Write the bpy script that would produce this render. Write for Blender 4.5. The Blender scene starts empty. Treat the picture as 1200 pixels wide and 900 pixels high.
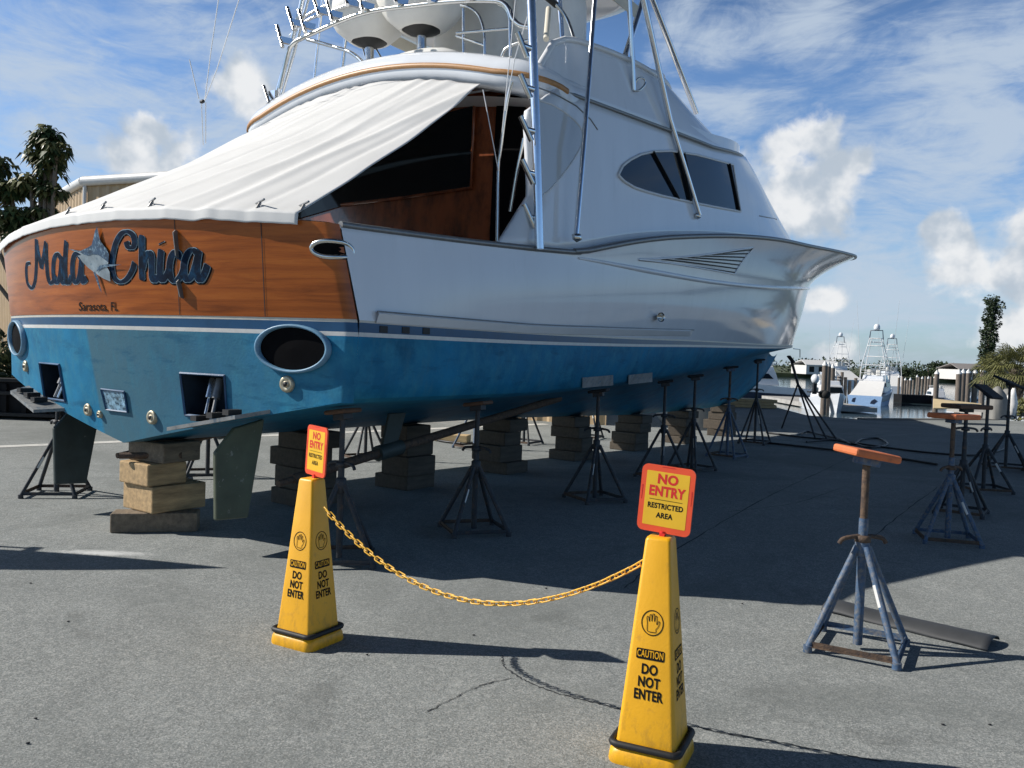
import bpy, bmesh, math, random
from mathutils import Vector, Matrix, noise
random.seed(7)
R_ = math.radians
scene = bpy.context.scene
COL = scene.collection

# ------------------------------------------------------------------ camera
F_PX, CX, CY, EYE = 995.0, 600.0, 450.0, 1.64
PITCH, ROLL = math.atan((415 - 450) / 995.0), R_(2.05)
FWD = Vector((0, math.cos(PITCH), math.sin(PITCH)))
_r = Vector((1, 0, 0)); _u = _r.cross(FWD)
RGT = _r * math.cos(ROLL) + _u * math.sin(ROLL)
UPV = -_r * math.sin(ROLL) + _u * math.cos(ROLL)
cam_d = bpy.data.cameras.new("camera"); cam = bpy.data.objects.new("camera", cam_d); COL.objects.link(cam)
cam_d.sensor_width = 36; cam_d.lens = 36 * F_PX / 1200; cam_d.clip_end = 5000; cam_d.clip_start = 0.05
m = Matrix((RGT, UPV, -FWD)).transposed().to_4x4(); m.translation = (0, 0, EYE)
cam.matrix_world = m
scene.camera = cam

# ------------------------------------------------------------------ light and sky
SUN_EL, SUN_AZ = R_(35.6), math.atan2(-0.998, 0.055)       # azimuth measured from +Y towards +X
SUN_DIR = Vector((math.sin(SUN_AZ) * math.cos(SUN_EL), math.cos(SUN_AZ) * math.cos(SUN_EL), math.sin(SUN_EL)))
sd = bpy.data.lights.new("sun", 'SUN'); so = bpy.data.objects.new("sun", sd); COL.objects.link(so)
sd.energy = 5.0; sd.angle = R_(0.5); sd.color = (1.0, 0.945, 0.87)
so.rotation_euler = SUN_DIR.to_track_quat('Z', 'Y').to_euler()
scene.view_settings.view_transform = 'Standard'; scene.view_settings.look = 'None'
scene.view_settings.exposure = 0.22; scene.view_settings.gamma = 1.0
SKY_STRENGTH = 0.07

def pix_dir(px, py):
    return (FWD + RGT * ((px - CX) / F_PX) - UPV * ((py - CY) / F_PX)).normalized()

world = bpy.data.worlds.new("World"); scene.world = world; world.use_nodes = True
wt = world.node_tree; wt.nodes.clear()
def WN(t, **k):
    n = wt.nodes.new(t)
    for a, b in k.items(): setattr(n, a, b)
    return n
def wmath(op, a, b=None, clamp=False):
    n = WN('ShaderNodeMath', operation=op, use_clamp=clamp)
    for i, v in enumerate((a, b)):
        if v is None: continue
        if isinstance(v, (int, float)): n.inputs[i].default_value = v
        else: wt.links.new(v, n.inputs[i])
    return n.outputs[0]
def wvec(op, a, b=None, sc=None):
    n = WN('ShaderNodeVectorMath', operation=op)
    for i, v in enumerate((a, b)):
        if v is None: continue
        if isinstance(v, (tuple, Vector)): n.inputs[i].default_value = tuple(v)
        else: wt.links.new(v, n.inputs[i])
    if sc is not None: n.inputs['Scale'].default_value = sc
    return n
def wmap(v, a, b, c=0.0, d=1.0, interp='SMOOTHSTEP'):
    n = WN('ShaderNodeMapRange', interpolation_type=interp)
    wt.links.new(v, n.inputs[0])
    for i, x in enumerate((a, b, c, d)): n.inputs[1 + i].default_value = x
    return n.outputs[0]
def wnoise(vec, scale, detail, rough=0.55, dist=0.0):
    n = WN('ShaderNodeTexNoise'); wt.links.new(vec, n.inputs['Vector'])
    n.inputs['Scale'].default_value = scale; n.inputs['Detail'].default_value = detail
    n.inputs['Roughness'].default_value = rough; n.inputs['Distortion'].default_value = dist
    return n.outputs[0]
def wmix(f, a, b):
    n = WN('ShaderNodeMix', data_type='RGBA'); wt.links.new(f, n.inputs[0])
    for i, v in ((6, a), (7, b)):
        if isinstance(v, tuple): n.inputs[i].default_value = v
        else: wt.links.new(v, n.inputs[i])
    return n.outputs[2]
sky = WN('ShaderNodeTexSky', sky_type='NISHITA', sun_disc=False, sun_elevation=SUN_EL, sun_rotation=SUN_AZ,
         air_density=1.0, dust_density=0.6, ozone_density=1.6)
tc = WN('ShaderNodeTexCoord'); D = wvec('NORMALIZE', tc.outputs['Generated']).outputs[0]
sx = WN('ShaderNodeSeparateXYZ'); wt.links.new(D, sx.inputs[0])
def cloud_vec(scale, loc=(0, 0, 0), rot=0.0):
    mp = WN('ShaderNodeMapping'); wt.links.new(D, mp.inputs[0]); mp.inputs['Scale'].default_value = scale; mp.inputs['Location'].default_value = loc; mp.inputs['Rotation'].default_value = (0, rot, 0)
    return mp.outputs[0]
wn_big = wnoise(D, 20.0, 7, 0.52, 0.3)
wn_fine = wnoise(D, 62.0, 6, 0.62, 0.15)
ci_n = wnoise(cloud_vec((1, 1, 2.6), (1.3, 0.2, 0.4), R_(14)), 5.2, 11, 0.63, 0.9)
ci_f = wnoise(cloud_vec((1, 1, 3.4), (0.3, 2.2, 0.9), R_(20)), 13.0, 9, 0.66, 1.2)
def field(items):
    """union of soft discs of sky: max over items of 1 - dist/rad"""
    acc = None
    for px, py, rad, sq in items:
        d = wvec('MULTIPLY', wvec('SUBTRACT', D, pix_dir(px, py)).outputs[0], (1, 1, sq)).outputs[0]
        l = wvec('LENGTH', d).outputs['Value']
        v = wmath('SUBTRACT', 1.0, wmath('DIVIDE', l, rad))
        acc = v if acc is None else wmath('MAXIMUM', acc, v)
    return acc
# heaped clouds where the photograph has them
cum_items = [(955, 160, .040, 1), (925, 170, .026, 1), (930, 215, .055, 1), (985, 205, .038, 1), (1010, 190, .025, 1), (950, 240, .05, 1), (910, 250, .040, 1),
             (1118, 285, .036, 1), (1135, 310, .048, 1), (1100, 268, .022, 1), (1198, 272, .035, 1), (1192, 315, .055, 1), (1190, 395, .045, 1),
             (150, 185, .034, 1), (172, 155, .030, 1), (168, 190, .042, 1), (205, 192, .042, 1), (275, 92, .034, 1.2), (305, 120, .034, 1.2),
             (965, 352, .030, 1.4), (985, 420, .03, 1)]
cf = field(cum_items)
cf = wmath('ADD', cf, wmath('MULTIPLY', wmath('SUBTRACT', wn_big, 0.5), 2.0))
cf = wmath('ADD', cf, wmath('MULTIPLY', wmath('SUBTRACT', wn_fine, 0.5), 0.38))
cum = wmath('MULTIPLY', wmap(cf, 0.02, 0.56), 0.95)
# thinner cloud, spread broadly
veil_items = [(50, 150, .36, 1.6), (210, 130, .32, 1.5), (300, 110, .20, 1.2), (90, 120, .22, 1.5), (330, 130, .18, 1.4), (240, 30, .14, 1.5), (1110, 215, .22, 1.8), (1190, 150, .22, 1.7), (1040, 250, .20, 1.8), (1080, 330, .26, 2.2),
              (955, 22, .060, 1.1), (740, 355, .14, 2), (870, 130, .09, 2.5), (1170, 60, .14, 1.9), (825, 45, .06, 1.2), (1000, 380, .20, 2.0), (60, 40, .14, 1.3)]
vf = wmath('MULTIPLY', wmath('MAXIMUM', field(veil_items), -0.6), 0.55)
vf = wmath('ADD', vf, wmath('MULTIPLY', wmath('SUBTRACT', ci_n, 0.5), 2.6))
vf = wmath('ADD', vf, wmath('MULTIPLY', wmath('SUBTRACT', ci_f, 0.5), 1.1))
veil = wmath('MULTIPLY', wmap(vf, -0.25, 0.80), 0.85)
haze = wmath('MULTIPLY', wmap(sx.outputs[2], 0.18, -0.02), 0.36)
shade = wmap(wnoise(wvec('ADD', D, (-0.02, 0.0, 0.02)).outputs[0], 22.0, 4, 0.5), 0.36, 0.62)
# deep blue overhead, brighter towards the horizon
skc = wvec('SCALE', sky.outputs[0], sc=SKY_STRENGTH).outputs[0]
lift = wmap(sx.outputs[2], 0.30, 0.58, 1.12, 0.13)
skl = WN('ShaderNodeVectorMath', operation='SCALE'); wt.links.new(skc, skl.inputs[0]); wt.links.new(lift, skl.inputs['Scale'])
skc = wvec('MULTIPLY', skl.outputs[0], (0.95, 1.20, 1.52)).outputs[0]
c1 = wmix(haze, skc, (0.28, 0.41, 0.57, 1))
c3 = wmix(veil, c1, (0.45, 0.53, 0.63, 1))
cumc = wmix(shade, (0.42, 0.48, 0.55, 1), (0.74, 0.75, 0.76, 1))
c4 = wmix(cum, c3, cumc)
bg = WN('ShaderNodeBackground'); wt.links.new(c4, bg.inputs[0]); bg.inputs[1].default_value = 1.0
wo = WN('ShaderNodeOutputWorld'); wt.links.new(bg.outputs[0], wo.inputs[0])

# ------------------------------------------------------------------ pixel -> place helpers (measuring the photograph)
CAMP = Vector((0, 0, EYE))
TH = R_(34.45)
B_O = Vector((-3.16, 7.36, 0)); B_F = Vector((math.sin(TH), math.cos(TH), 0)); B_S = Vector((math.cos(TH), -math.sin(TH), 0))
def w2b(P): d = P - B_O; return Vector((d.dot(B_S), d.dot(B_F), d.z))
def b2w(p): return B_O + B_S * p[0] + B_F * p[1] + Vector((0, 0, p[2]))
CB = w2b(CAMP)
def on(px, py, axis, val):
    """point of the sight line through a pixel, in the boat's own axes, where coordinate `axis` equals val"""
    r = FWD + RGT * ((px - CX) / F_PX) - UPV * ((py - CY) / F_PX)
    rb = Vector((r.dot(B_S), r.dot(B_F), r.z)); t = (val - CB[axis]) / rb[axis]
    return CB + rb * t
def gp(px, py, z=0.0):
    r = FWD + RGT * ((px - CX) / F_PX) - UPV * ((py - CY) / F_PX)
    return CAMP + r * ((z - EYE) / r.z)
def at_depth(px, py, depth):
    r = FWD + RGT * ((px - CX) / F_PX) - UPV * ((py - CY) / F_PX)
    return CAMP + r * (depth / r.y)

# ------------------------------------------------------------------ materials
def mat(name, col, rough=0.6, metal=0.0, var=0.12, vscale=6.0, bump=0.0, bscale=60.0, coat=0.0, spec=0.5, col2=None, c2=(0.5, 0.7), detail=6, stretch=None):
    M = bpy.data.materials.new(name); M.use_nodes = True; nt = M.node_tree; p = nt.nodes['Principled BSDF']
    p.inputs['Roughness'].default_value = rough; p.inputs['Metallic'].default_value = metal
    p.inputs['Coat Weight'].default_value = coat; p.inputs['Coat Roughness'].default_value = 0.04
    p.inputs['Specular IOR Level'].default_value = spec
    t = nt.nodes.new('ShaderNodeTexCoord'); vec = t.outputs['Object']
    if stretch:
        mm = nt.nodes.new('ShaderNodeMapping'); mm.inputs['Scale'].default_value = stretch; nt.links.new(vec, mm.inputs[0]); vec = mm.outputs[0]
    n = nt.nodes.new('ShaderNodeTexNoise'); n.inputs['Scale'].default_value = vscale; n.inputs['Detail'].default_value = detail; n.inputs['Roughness'].default_value = 0.6
    nt.links.new(vec, n.inputs['Vector'])
    r = nt.nodes.new('ShaderNodeValToRGB'); nt.links.new(n.outputs[0], r.inputs[0])
    a = tuple(c * (1 - var) for c in col) + (1,); b = tuple(min(1, c * (1 + var)) for c in col) + (1,)
    r.color_ramp.elements[0].position = 0.3; r.color_ramp.elements[0].color = a
    r.color_ramp.elements[1].position = 0.7; r.color_ramp.elements[1].color = b
    out = r.outputs[0]
    if col2:
        n2 = nt.nodes.new('ShaderNodeTexNoise'); n2.inputs['Scale'].default_value = vscale * 2.3; n2.inputs['Detail'].default_value = 8; n2.inputs['Roughness'].default_value = 0.68
        nt.links.new(vec, n2.inputs['Vector'])
        mr = nt.nodes.new('ShaderNodeMapRange'); nt.links.new(n2.outputs[0], mr.inputs[0]); mr.inputs[1].default_value = c2[0]; mr.inputs[2].default_value = c2[1]
        mx = nt.nodes.new('ShaderNodeMix'); mx.data_type = 'RGBA'; nt.links.new(mr.outputs[0], mx.inputs[0]); nt.links.new(out, mx.inputs[6]); mx.inputs[7].default_value = tuple(col2) + (1,)
        out = mx.outputs[2]
    nt.links.new(out, p.inputs['Base Color'])
    # roughness wanders a little too
    rr = nt.nodes.new('ShaderNodeMapRange'); nt.links.new(n.outputs[0], rr.inputs[0]); rr.inputs[3].default_value = max(0.02, rough * 0.8); rr.inputs[4].default_value = min(1, rough * 1.2)
    nt.links.new(rr.outputs[0], p.inputs['Roughness'])
    if bump:
        n3 = nt.nodes.new('ShaderNodeTexNoise'); n3.inputs['Scale'].default_value = bscale; n3.inputs['Detail'].default_value = 5
        nt.links.new(vec, n3.inputs['Vector'])
        bp = nt.nodes.new('ShaderNodeBump'); bp.inputs['Strength'].default_value = bump; bp.inputs['Distance'].default_value = 0.01
        nt.links.new(n3.outputs[0], bp.inputs['Height']); nt.links.new(bp.outputs[0], p.inputs['Normal'])
    return M

MT = {}
MT['gel'] = mat('white_gelcoat', (0.72, 0.75, 0.79), 0.10, var=0.035, vscale=2.5, coat=0.15, spec=0.35, col2=(0.63, 0.66, 0.69), c2=(0.58, 0.85), stretch=(1, 1, .22))
MT['gel_matt'] = mat('white_deck_paint', (0.68, 0.69, 0.70), 0.35, var=0.04, vscale=3)
MT['blue'] = mat('blue_bottom_paint', (0.011, 0.158, 0.300), 0.6, var=0.28, vscale=2.2, bump=0.15, bscale=50, col2=(0.032, 0.225, 0.355), c2=(0.46, 0.70), spec=0.2)
def worn_blue():
    M = MT['blue']; nt = M.node_tree; p = nt.nodes['Principled BSDF']; L = nt.links.new; old = p.inputs['Base Color'].links[0].from_socket
    t = nt.nodes.new('ShaderNodeTexCoord'); s_ = nt.nodes.new('ShaderNodeSeparateXYZ'); L(t.outputs['Object'], s_.inputs[0])
    n = nt.nodes.new('ShaderNodeTexNoise'); n.inputs['Scale'].default_value = 3.0; n.inputs['Detail'].default_value = 8; n.inputs['Roughness'].default_value = .68; L(t.outputs['Object'], n.inputs['Vector'])
    def mth(op, a, b):
        k = nt.nodes.new('ShaderNodeMath'); k.operation = op; k.use_clamp = op == 'MULTIPLY'
        for i, q in enumerate((a, b)):
            if isinstance(q, float): k.inputs[i].default_value = q
            else: L(q, k.inputs[i])
        return k.outputs[0]
    def rg(x, a, b):
        k = nt.nodes.new('ShaderNodeMapRange'); L(x, k.inputs[0]); k.inputs[1].default_value = a; k.inputs[2].default_value = b; return k.outputs[0]
    w_ = mth('ADD', s_.outputs[0], mth('MULTIPLY', mth('SUBTRACT', n.outputs[0], .5), 3.2))
    f = mth('MULTIPLY', mth('MULTIPLY', rg(s_.outputs[0], -.30, -.26), rg(w_, 2.6, .2)), mth('MULTIPLY', rg(s_.outputs[1], .10, -.02), .85))
    mx = nt.nodes.new('ShaderNodeMix'); mx.data_type = 'RGBA'; L(f, mx.inputs[0]); L(old, mx.inputs[6]); mx.inputs[7].default_value = (.065, .150, .195, 1); out = mx.outputs[2]
    # roller marks, chalking and scrapes
    for scl, ns, dt, a, b, amt, c in (((1.2, 1.2, .35), 9.0, 7, .52, .66, .45, (.045, .185, .27, 1)), ((.5, .5, 2.2), 5.0, 9, .56, .68, .55, (.006, .085, .17, 1)), ((.35, .35, 3.0), 26.0, 4, .70, .76, .6, (.16, .25, .30, 1)), ((1, 1, 1), 34.0, 5, .68, .74, .5, (.10, .22, .28, 1))):
        mm = nt.nodes.new('ShaderNodeMapping'); mm.inputs['Scale'].default_value = scl; L(t.outputs['Object'], mm.inputs[0]); k = nt.nodes.new('ShaderNodeTexNoise'); k.inputs['Scale'].default_value = ns; k.inputs['Detail'].default_value = dt; k.inputs['Roughness'].default_value = .65; L(mm.outputs[0], k.inputs['Vector'])
        r_ = rg(k.outputs[0], a, b); q_ = mth('MULTIPLY', r_, amt); m2 = nt.nodes.new('ShaderNodeMix'); m2.data_type = 'RGBA'; L(q_, m2.inputs[0]); L(out, m2.inputs[6]); m2.inputs[7].default_value = c; out = m2.outputs[2]
    L(out, p.inputs['Base Color'])
worn_blue()
MT['blue_dk'] = mat('dark_blue_bottom_paint', (0.008, 0.075, 0.18), 0.55, var=0.3, vscale=2.0, bump=0.15, bscale=40)
MT['blue_band'] = mat('blue_boot_stripe', (0.008, 0.07, 0.17), 0.35, var=0.15, vscale=5)
MT['stripe'] = mat('white_stripe_paint', (0.62, 0.62, 0.60), 0.4, var=0.08, vscale=14, col2=(0.25, 0.33, 0.40), c2=(0.6, 0.75))
MT['cream'] = mat('cream_stripe_paint', (0.55, 0.53, 0.47), 0.4, var=0.08, vscale=14)
MT['black_gap'] = mat('black_rubber', (0.012, 0.012, 0.013), 0.6, var=0.2, vscale=20)
MT['glass'] = mat('tinted_glass', (0.006, 0.010, 0.014), 0.05, var=0.1, vscale=2, spec=0.2)
MT['metal'] = mat('brushed_aluminium', (0.78, 0.80, 0.82), 0.22, metal=1.0, var=0.04, vscale=20)
MT['steel'] = mat('stainless_steel', (0.62, 0.62, 0.60), 0.2, metal=1.0, var=0.08, vscale=20)
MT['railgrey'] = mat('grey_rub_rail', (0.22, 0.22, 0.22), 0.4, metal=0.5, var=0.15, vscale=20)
MT['vinyl'] = mat('white_vinyl_cover', (0.74, 0.73, 0.69), 0.45, var=0.05, vscale=4, bump=0.2, bscale=9)
MT['canvas'] = mat('white_canvas', (0.66, 0.662, 0.65), 0.7, var=0.035, vscale=2.5, bump=0.12, bscale=160, col2=(0.60, 0.58, 0.53), c2=(0.66, 0.95))
MT['cleargl'] = mat('clear_vinyl_curtain', (0.50, 0.52, 0.53), 0.10, var=0.06, vscale=1.2, stretch=(1, 2, .5), spec=0.6)
MT['teak'] = mat('teak_strip', (0.42, 0.22, 0.09), 0.45, var=0.2, vscale=8, stretch=(8, 1, 8))
MT['brown'] = mat('varnished_bulkhead', (0.25, 0.066, 0.022), 0.22, var=0.35, vscale=2.2, coat=0.4, stretch=(1.2, 1, .5), col2=(0.05, 0.018, 0.01), c2=(0.45, 0.7))
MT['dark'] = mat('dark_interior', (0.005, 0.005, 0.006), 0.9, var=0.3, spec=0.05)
MT['bronze'] = mat('weathered_bronze', (0.42, 0.38, 0.28), 0.45, metal=0.6, var=0.2, vscale=30)
MT['rudder'] = mat('rudder_barrier_paint', (0.035, 0.05, 0.048), 0.6, var=0.35, vscale=5, col2=(0.30, 0.32, 0.28), c2=(0.66, 0.82))
MT['rudder_ol'] = mat('olive_rudder_paint', (0.085, 0.10, 0.065), 0.6, var=0.25, vscale=4, col2=(0.42, 0.42, 0.38), c2=(0.62, 0.74))
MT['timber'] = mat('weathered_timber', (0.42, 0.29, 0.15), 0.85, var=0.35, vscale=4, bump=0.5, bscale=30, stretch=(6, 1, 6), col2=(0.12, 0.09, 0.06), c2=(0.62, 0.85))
MT['timber_shaded'] = mat('shade_darkened_timber', (0.085, 0.068, 0.05), 0.85, var=0.35, vscale=4, bump=0.5, bscale=30, stretch=(6, 1, 6))  # timber under the hull, the shade there put into its colour
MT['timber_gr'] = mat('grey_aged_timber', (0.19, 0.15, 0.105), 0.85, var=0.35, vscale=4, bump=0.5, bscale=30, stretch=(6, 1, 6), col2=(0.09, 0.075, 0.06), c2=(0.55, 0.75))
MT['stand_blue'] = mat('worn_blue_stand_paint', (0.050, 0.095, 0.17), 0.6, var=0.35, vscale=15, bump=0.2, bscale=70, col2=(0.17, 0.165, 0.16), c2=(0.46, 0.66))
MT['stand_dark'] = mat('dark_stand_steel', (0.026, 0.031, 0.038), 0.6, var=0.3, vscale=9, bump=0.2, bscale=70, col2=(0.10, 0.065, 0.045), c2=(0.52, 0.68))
MT['rust'] = mat('rusty_steel', (0.11, 0.07, 0.045), 0.8, var=0.35, vscale=14, bump=0.4, bscale=90, col2=(0.04, 0.03, 0.028), c2=(0.45, 0.65))
MT['pad_or'] = mat('orange_pad_paint', (0.62, 0.17, 0.06), 0.7, var=0.18, vscale=9, bump=0.3, bscale=40, col2=(0.32, 0.10, 0.05), c2=(0.55, 0.75))
MT['pad_bk'] = mat('black_carpet_pad', (0.02, 0.021, 0.024), 0.9, var=0.3, vscale=20, bump=0.5, bscale=120)
MT['pad_br'] = mat('brown_plywood_pad', (0.12, 0.065, 0.04), 0.8, var=0.3, vscale=12)
MT['white_tape'] = mat('white_reflective_tape', (0.66, 0.66, 0.64), 0.4, var=0.1, vscale=20)
MT['yellow'] = mat('yellow_plastic', (0.80, 0.40, 0.008), 0.42, var=0.07, vscale=5, bump=0.08, bscale=90, col2=(0.45, 0.22, 0.03), c2=(0.60, 0.82))
def grimy(key, z0, z1, col):
    M = MT[key]; nt = M.node_tree; p = nt.nodes['Principled BSDF']; L = nt.links.new; old = p.inputs['Base Color'].links[0].from_socket
    t = nt.nodes.new('ShaderNodeTexCoord'); s_ = nt.nodes.new('ShaderNodeSeparateXYZ'); L(t.outputs['Object'], s_.inputs[0])
    mm = nt.nodes.new('ShaderNodeMapping'); mm.inputs['Scale'].default_value = (1, 1, .45); L(t.outputs['Object'], mm.inputs[0]); k = nt.nodes.new('ShaderNodeTexNoise'); k.inputs['Scale'].default_value = 28; k.inputs['Detail'].default_value = 8; k.inputs['Roughness'].default_value = .7; L(mm.outputs[0], k.inputs['Vector'])
    g_ = nt.nodes.new('ShaderNodeMapRange'); L(s_.outputs[2], g_.inputs[0]); g_.inputs[1].default_value = z1; g_.inputs[2].default_value = z0; g_.inputs[3].default_value = -.04; g_.inputs[4].default_value = .16
    ad = nt.nodes.new('ShaderNodeMath'); L(k.outputs[0], ad.inputs[0]); L(g_.outputs[0], ad.inputs[1])
    r_ = nt.nodes.new('ShaderNodeMapRange'); L(ad.outputs[0], r_.inputs[0]); r_.inputs[1].default_value = .58; r_.inputs[2].default_value = .76; r_.inputs[4].default_value = .38
    m2 = nt.nodes.new('ShaderNodeMix'); m2.data_type = 'RGBA'; L(r_.outputs[0], m2.inputs[0]); L(old, m2.inputs[6]); m2.inputs[7].default_value = col; L(m2.outputs[2], p.inputs['Base Color'])
grimy('yellow', 0.0, .35, (.23, .13, .03, 1))
MT['chain'] = mat('yellow_chain_plastic', (0.82, 0.46, 0.05), 0.4, var=0.06)
def translucent(key, amt):
    M = MT[key]; nt = M.node_tree; p = nt.nodes['Principled BSDF']; o = next(n for n in nt.nodes if n.type == 'OUTPUT_MATERIAL'); t = nt.nodes.new('ShaderNodeBsdfTranslucent'); nt.links.new(p.inputs['Base Color'].links[0].from_socket, t.inputs[0])
    m_ = nt.nodes.new('ShaderNodeMixShader'); m_.inputs[0].default_value = amt; nt.links.new(p.outputs[0], m_.inputs[1]); nt.links.new(t.outputs[0], m_.inputs[2]); nt.links.new(m_.outputs[0], o.inputs[0])
MT['sign_or'] = mat('orange_red_sign_border', (0.85, 0.10, 0.035), 0.4, var=0.05, vscale=9)
MT['sign_ye'] = mat('yellow_sign_face', (0.85, 0.52, 0.03), 0.4, var=0.05, vscale=9)
translucent('sign_ye', .15); translucent('sign_or', .15)
MT['red'] = mat('red_print', (0.62, 0.02, 0.015), 0.5, var=0.05)
MT['ink'] = mat('black_print', (0.010, 0.010, 0.011), 0.7, var=0.1, spec=0.1)
MT['navy'] = mat('navy_lettering', (0.004, 0.013, 0.032), 0.7, var=0.7, vscale=5, spec=0.08, col2=(0.010, 0.06, 0.13), c2=(0.5, 0.7))
MT['pale'] = mat('pale_blue_outline', (0.27, 0.38, 0.45), 0.5, var=0.1)
MT['marlin_b'] = mat('marlin_blue_back', (0.02, 0.06, 0.12), 0.5, var=0.5, vscale=12, col2=(0.20, 0.32, 0.42), c2=(0.5, 0.65))
MT['marlin_s'] = mat('marlin_silver_flank', (0.24, 0.30, 0.34), 0.4, var=0.35, vscale=10, col2=(0.08, 0.15, 0.22), c2=(0.55, 0.7))
MT['hose'] = mat('black_hose', (0.012, 0.012, 0.014), 0.5, var=0.2)
MT['grey_sheet'] = mat('grey_plastic_sheet', (0.045, 0.048, 0.052), 0.65, var=0.2, vscale=4)
MT['concrete'] = mat('pale_concrete', (0.36, 0.35, 0.33), 0.9, var=0.2, vscale=2, bump=0.4, bscale=30)
MT['seawall'] = mat('dark_seawall', (0.10, 0.10, 0.095), 0.9, var=0.3, vscale=2)
MT['pile'] = mat('grey_piling_timber', (0.17, 0.14, 0.115), 0.9, var=0.3, vscale=3, stretch=(4, 4, .5), col2=(0.06, 0.05, 0.045), c2=(0.5, 0.7))
MT['pilecap'] = mat('white_piling_cap', (0.75, 0.75, 0.73), 0.5, var=0.05)
MT['bark'] = mat('grey_bark', (0.16, 0.13, 0.10), 0.9, var=0.3, vscale=6, bump=0.6, bscale=20)
MT['palmbark'] = mat('palm_boot_bark', (0.17, 0.14, 0.11), 0.95, var=0.55, vscale=9, bump=0.9, bscale=12)
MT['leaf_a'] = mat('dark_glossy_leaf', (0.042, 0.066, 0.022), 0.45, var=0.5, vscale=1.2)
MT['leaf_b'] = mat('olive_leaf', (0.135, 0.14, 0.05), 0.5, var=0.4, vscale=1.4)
MT['leaf_c'] = mat('deep_green_leaf', (0.022, 0.040, 0.016), 0.6, var=0.4, vscale=.6)
MT['frond'] = mat('palm_frond', (0.125, 0.13, 0.045), 0.55, var=0.45, vscale=1.5, col2=(0.17, 0.12, 0.06), c2=(0.58, 0.7))
MT['bldg'] = mat('tan_metal_siding', (0.46, 0.33, 0.19), 0.55, var=0.08, vscale=1.0)
MT['bldg_trim'] = mat('white_metal_trim', (0.66, 0.66, 0.65), 0.45, var=0.06)
MT['blackbox'] = mat('black_weathered_steel', (0.009, 0.009, 0.010), 0.75, var=0.5, vscale=3, spec=0.2)
MT['bluepaint_lt'] = mat('pale_blue_boat_paint', (0.30, 0.46, 0.70), 0.3, var=0.1)
MT['teal'] = mat('teal_boat_bottom', (0.07, 0.30, 0.36), 0.4, var=0.1)
MT['navyhull'] = mat('navy_boat_hull', (0.02, 0.03, 0.06), 0.3, var=0.1)
MT['greytarp'] = mat('grey_tarpaulin', (0.20, 0.20, 0.19), 0.7, var=0.15, vscale=3, bump=0.4, bscale=8)
MT['lumber'] = mat('fresh_lumber', (0.50, 0.36, 0.19), 0.8, var=0.2, vscale=5, stretch=(1, 6, 6))
MT['plyd'] = mat('pale_plywood', (0.62, 0.50, 0.30), 0.7, var=0.1, vscale=4)
MT['whitebag'] = mat('white_wrapping', (0.78, 0.78, 0.76), 0.5, var=0.06)
MT['roof_w'] = mat('pale_house_wall', (0.62, 0.60, 0.57), 0.7, var=0.08)
MT['roof_g'] = mat('grey_shingle_roof', (0.25, 0.23, 0.22), 0.8, var=0.15)
MT['tyre'] = mat('tyre_rubber', (0.02, 0.02, 0.02), 0.8, var=0.2)

def wood_mat():
    M = bpy.data.materials.new('varnished_teak_grain'); M.use_nodes = True; nt = M.node_tree; p = nt.nodes['Principled BSDF']; L = nt.links.new
    t = nt.nodes.new('ShaderNodeTexCoord')
    mp_ = nt.nodes.new('ShaderNodeMapping'); mp_.inputs['Scale'].default_value = (0.45, 0.45, 7.0); L(t.outputs['Object'], mp_.inputs[0])
    n = nt.nodes.new('ShaderNodeTexNoise'); n.inputs['Scale'].default_value = 2.2; n.inputs['Detail'].default_value = 9; n.inputs['Roughness'].default_value = .62; n.inputs['Distortion'].default_value = .6; L(mp_.outputs[0], n.inputs['Vector'])
    r = nt.nodes.new('ShaderNodeValToRGB'); L(n.outputs[0], r.inputs[0]); e = r.color_ramp.elements
    e[0].position = .28; e[0].color = (.19, .044, .007, 1); e[1].position = .72; e[1].color = (.47, .138, .023, 1)
    k = e.new(.5); k.color = (.36, .092, .0145, 1)
    mp2 = nt.nodes.new('ShaderNodeMapping'); mp2.inputs['Scale'].default_value = (2.5, 2.5, 60.0); L(t.outputs['Object'], mp2.inputs[0])
    n2 = nt.nodes.new('ShaderNodeTexNoise'); n2.inputs['Scale'].default_value = 2.5; n2.inputs['Detail'].default_value = 6; L(mp2.outputs[0], n2.inputs['Vector'])
    mr = nt.nodes.new('ShaderNodeMapRange'); L(n2.outputs[0], mr.inputs[0]); mr.inputs[1].default_value = .55; mr.inputs[2].default_value = .75; mr.inputs[4].default_value = .45
    mx = nt.nodes.new('ShaderNodeMix'); mx.data_type = 'RGBA'; L(mr.outputs[0], mx.inputs[0]); L(r.outputs[0], mx.inputs[6]); mx.inputs[7].default_value = (.16, .045, .008, 1)
    # broad tonal boards
    n3 = nt.nodes.new('ShaderNodeTexNoise'); n3.inputs['Scale'].default_value = .9; L(t.outputs['Object'], n3.inputs['Vector'])
    hs = nt.nodes.new('ShaderNodeHueSaturation'); L(mx.outputs[2], hs.inputs['Color'])
    mv = nt.nodes.new('ShaderNodeMapRange'); L(n3.outputs[0], mv.inputs[0]); mv.inputs[3].default_value = .66; mv.inputs[4].default_value = 1.30; L(mv.outputs[0], hs.inputs['Value'])
    L(hs.outputs[0], p.inputs['Base Color'])
    p.inputs['Roughness'].default_value = .28; p.inputs['Coat Weight'].default_value = .12; p.inputs['Coat Roughness'].default_value = .12; p.inputs['Specular IOR Level'].default_value = .3
    return M
MT['wood'] = wood_mat()

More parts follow.
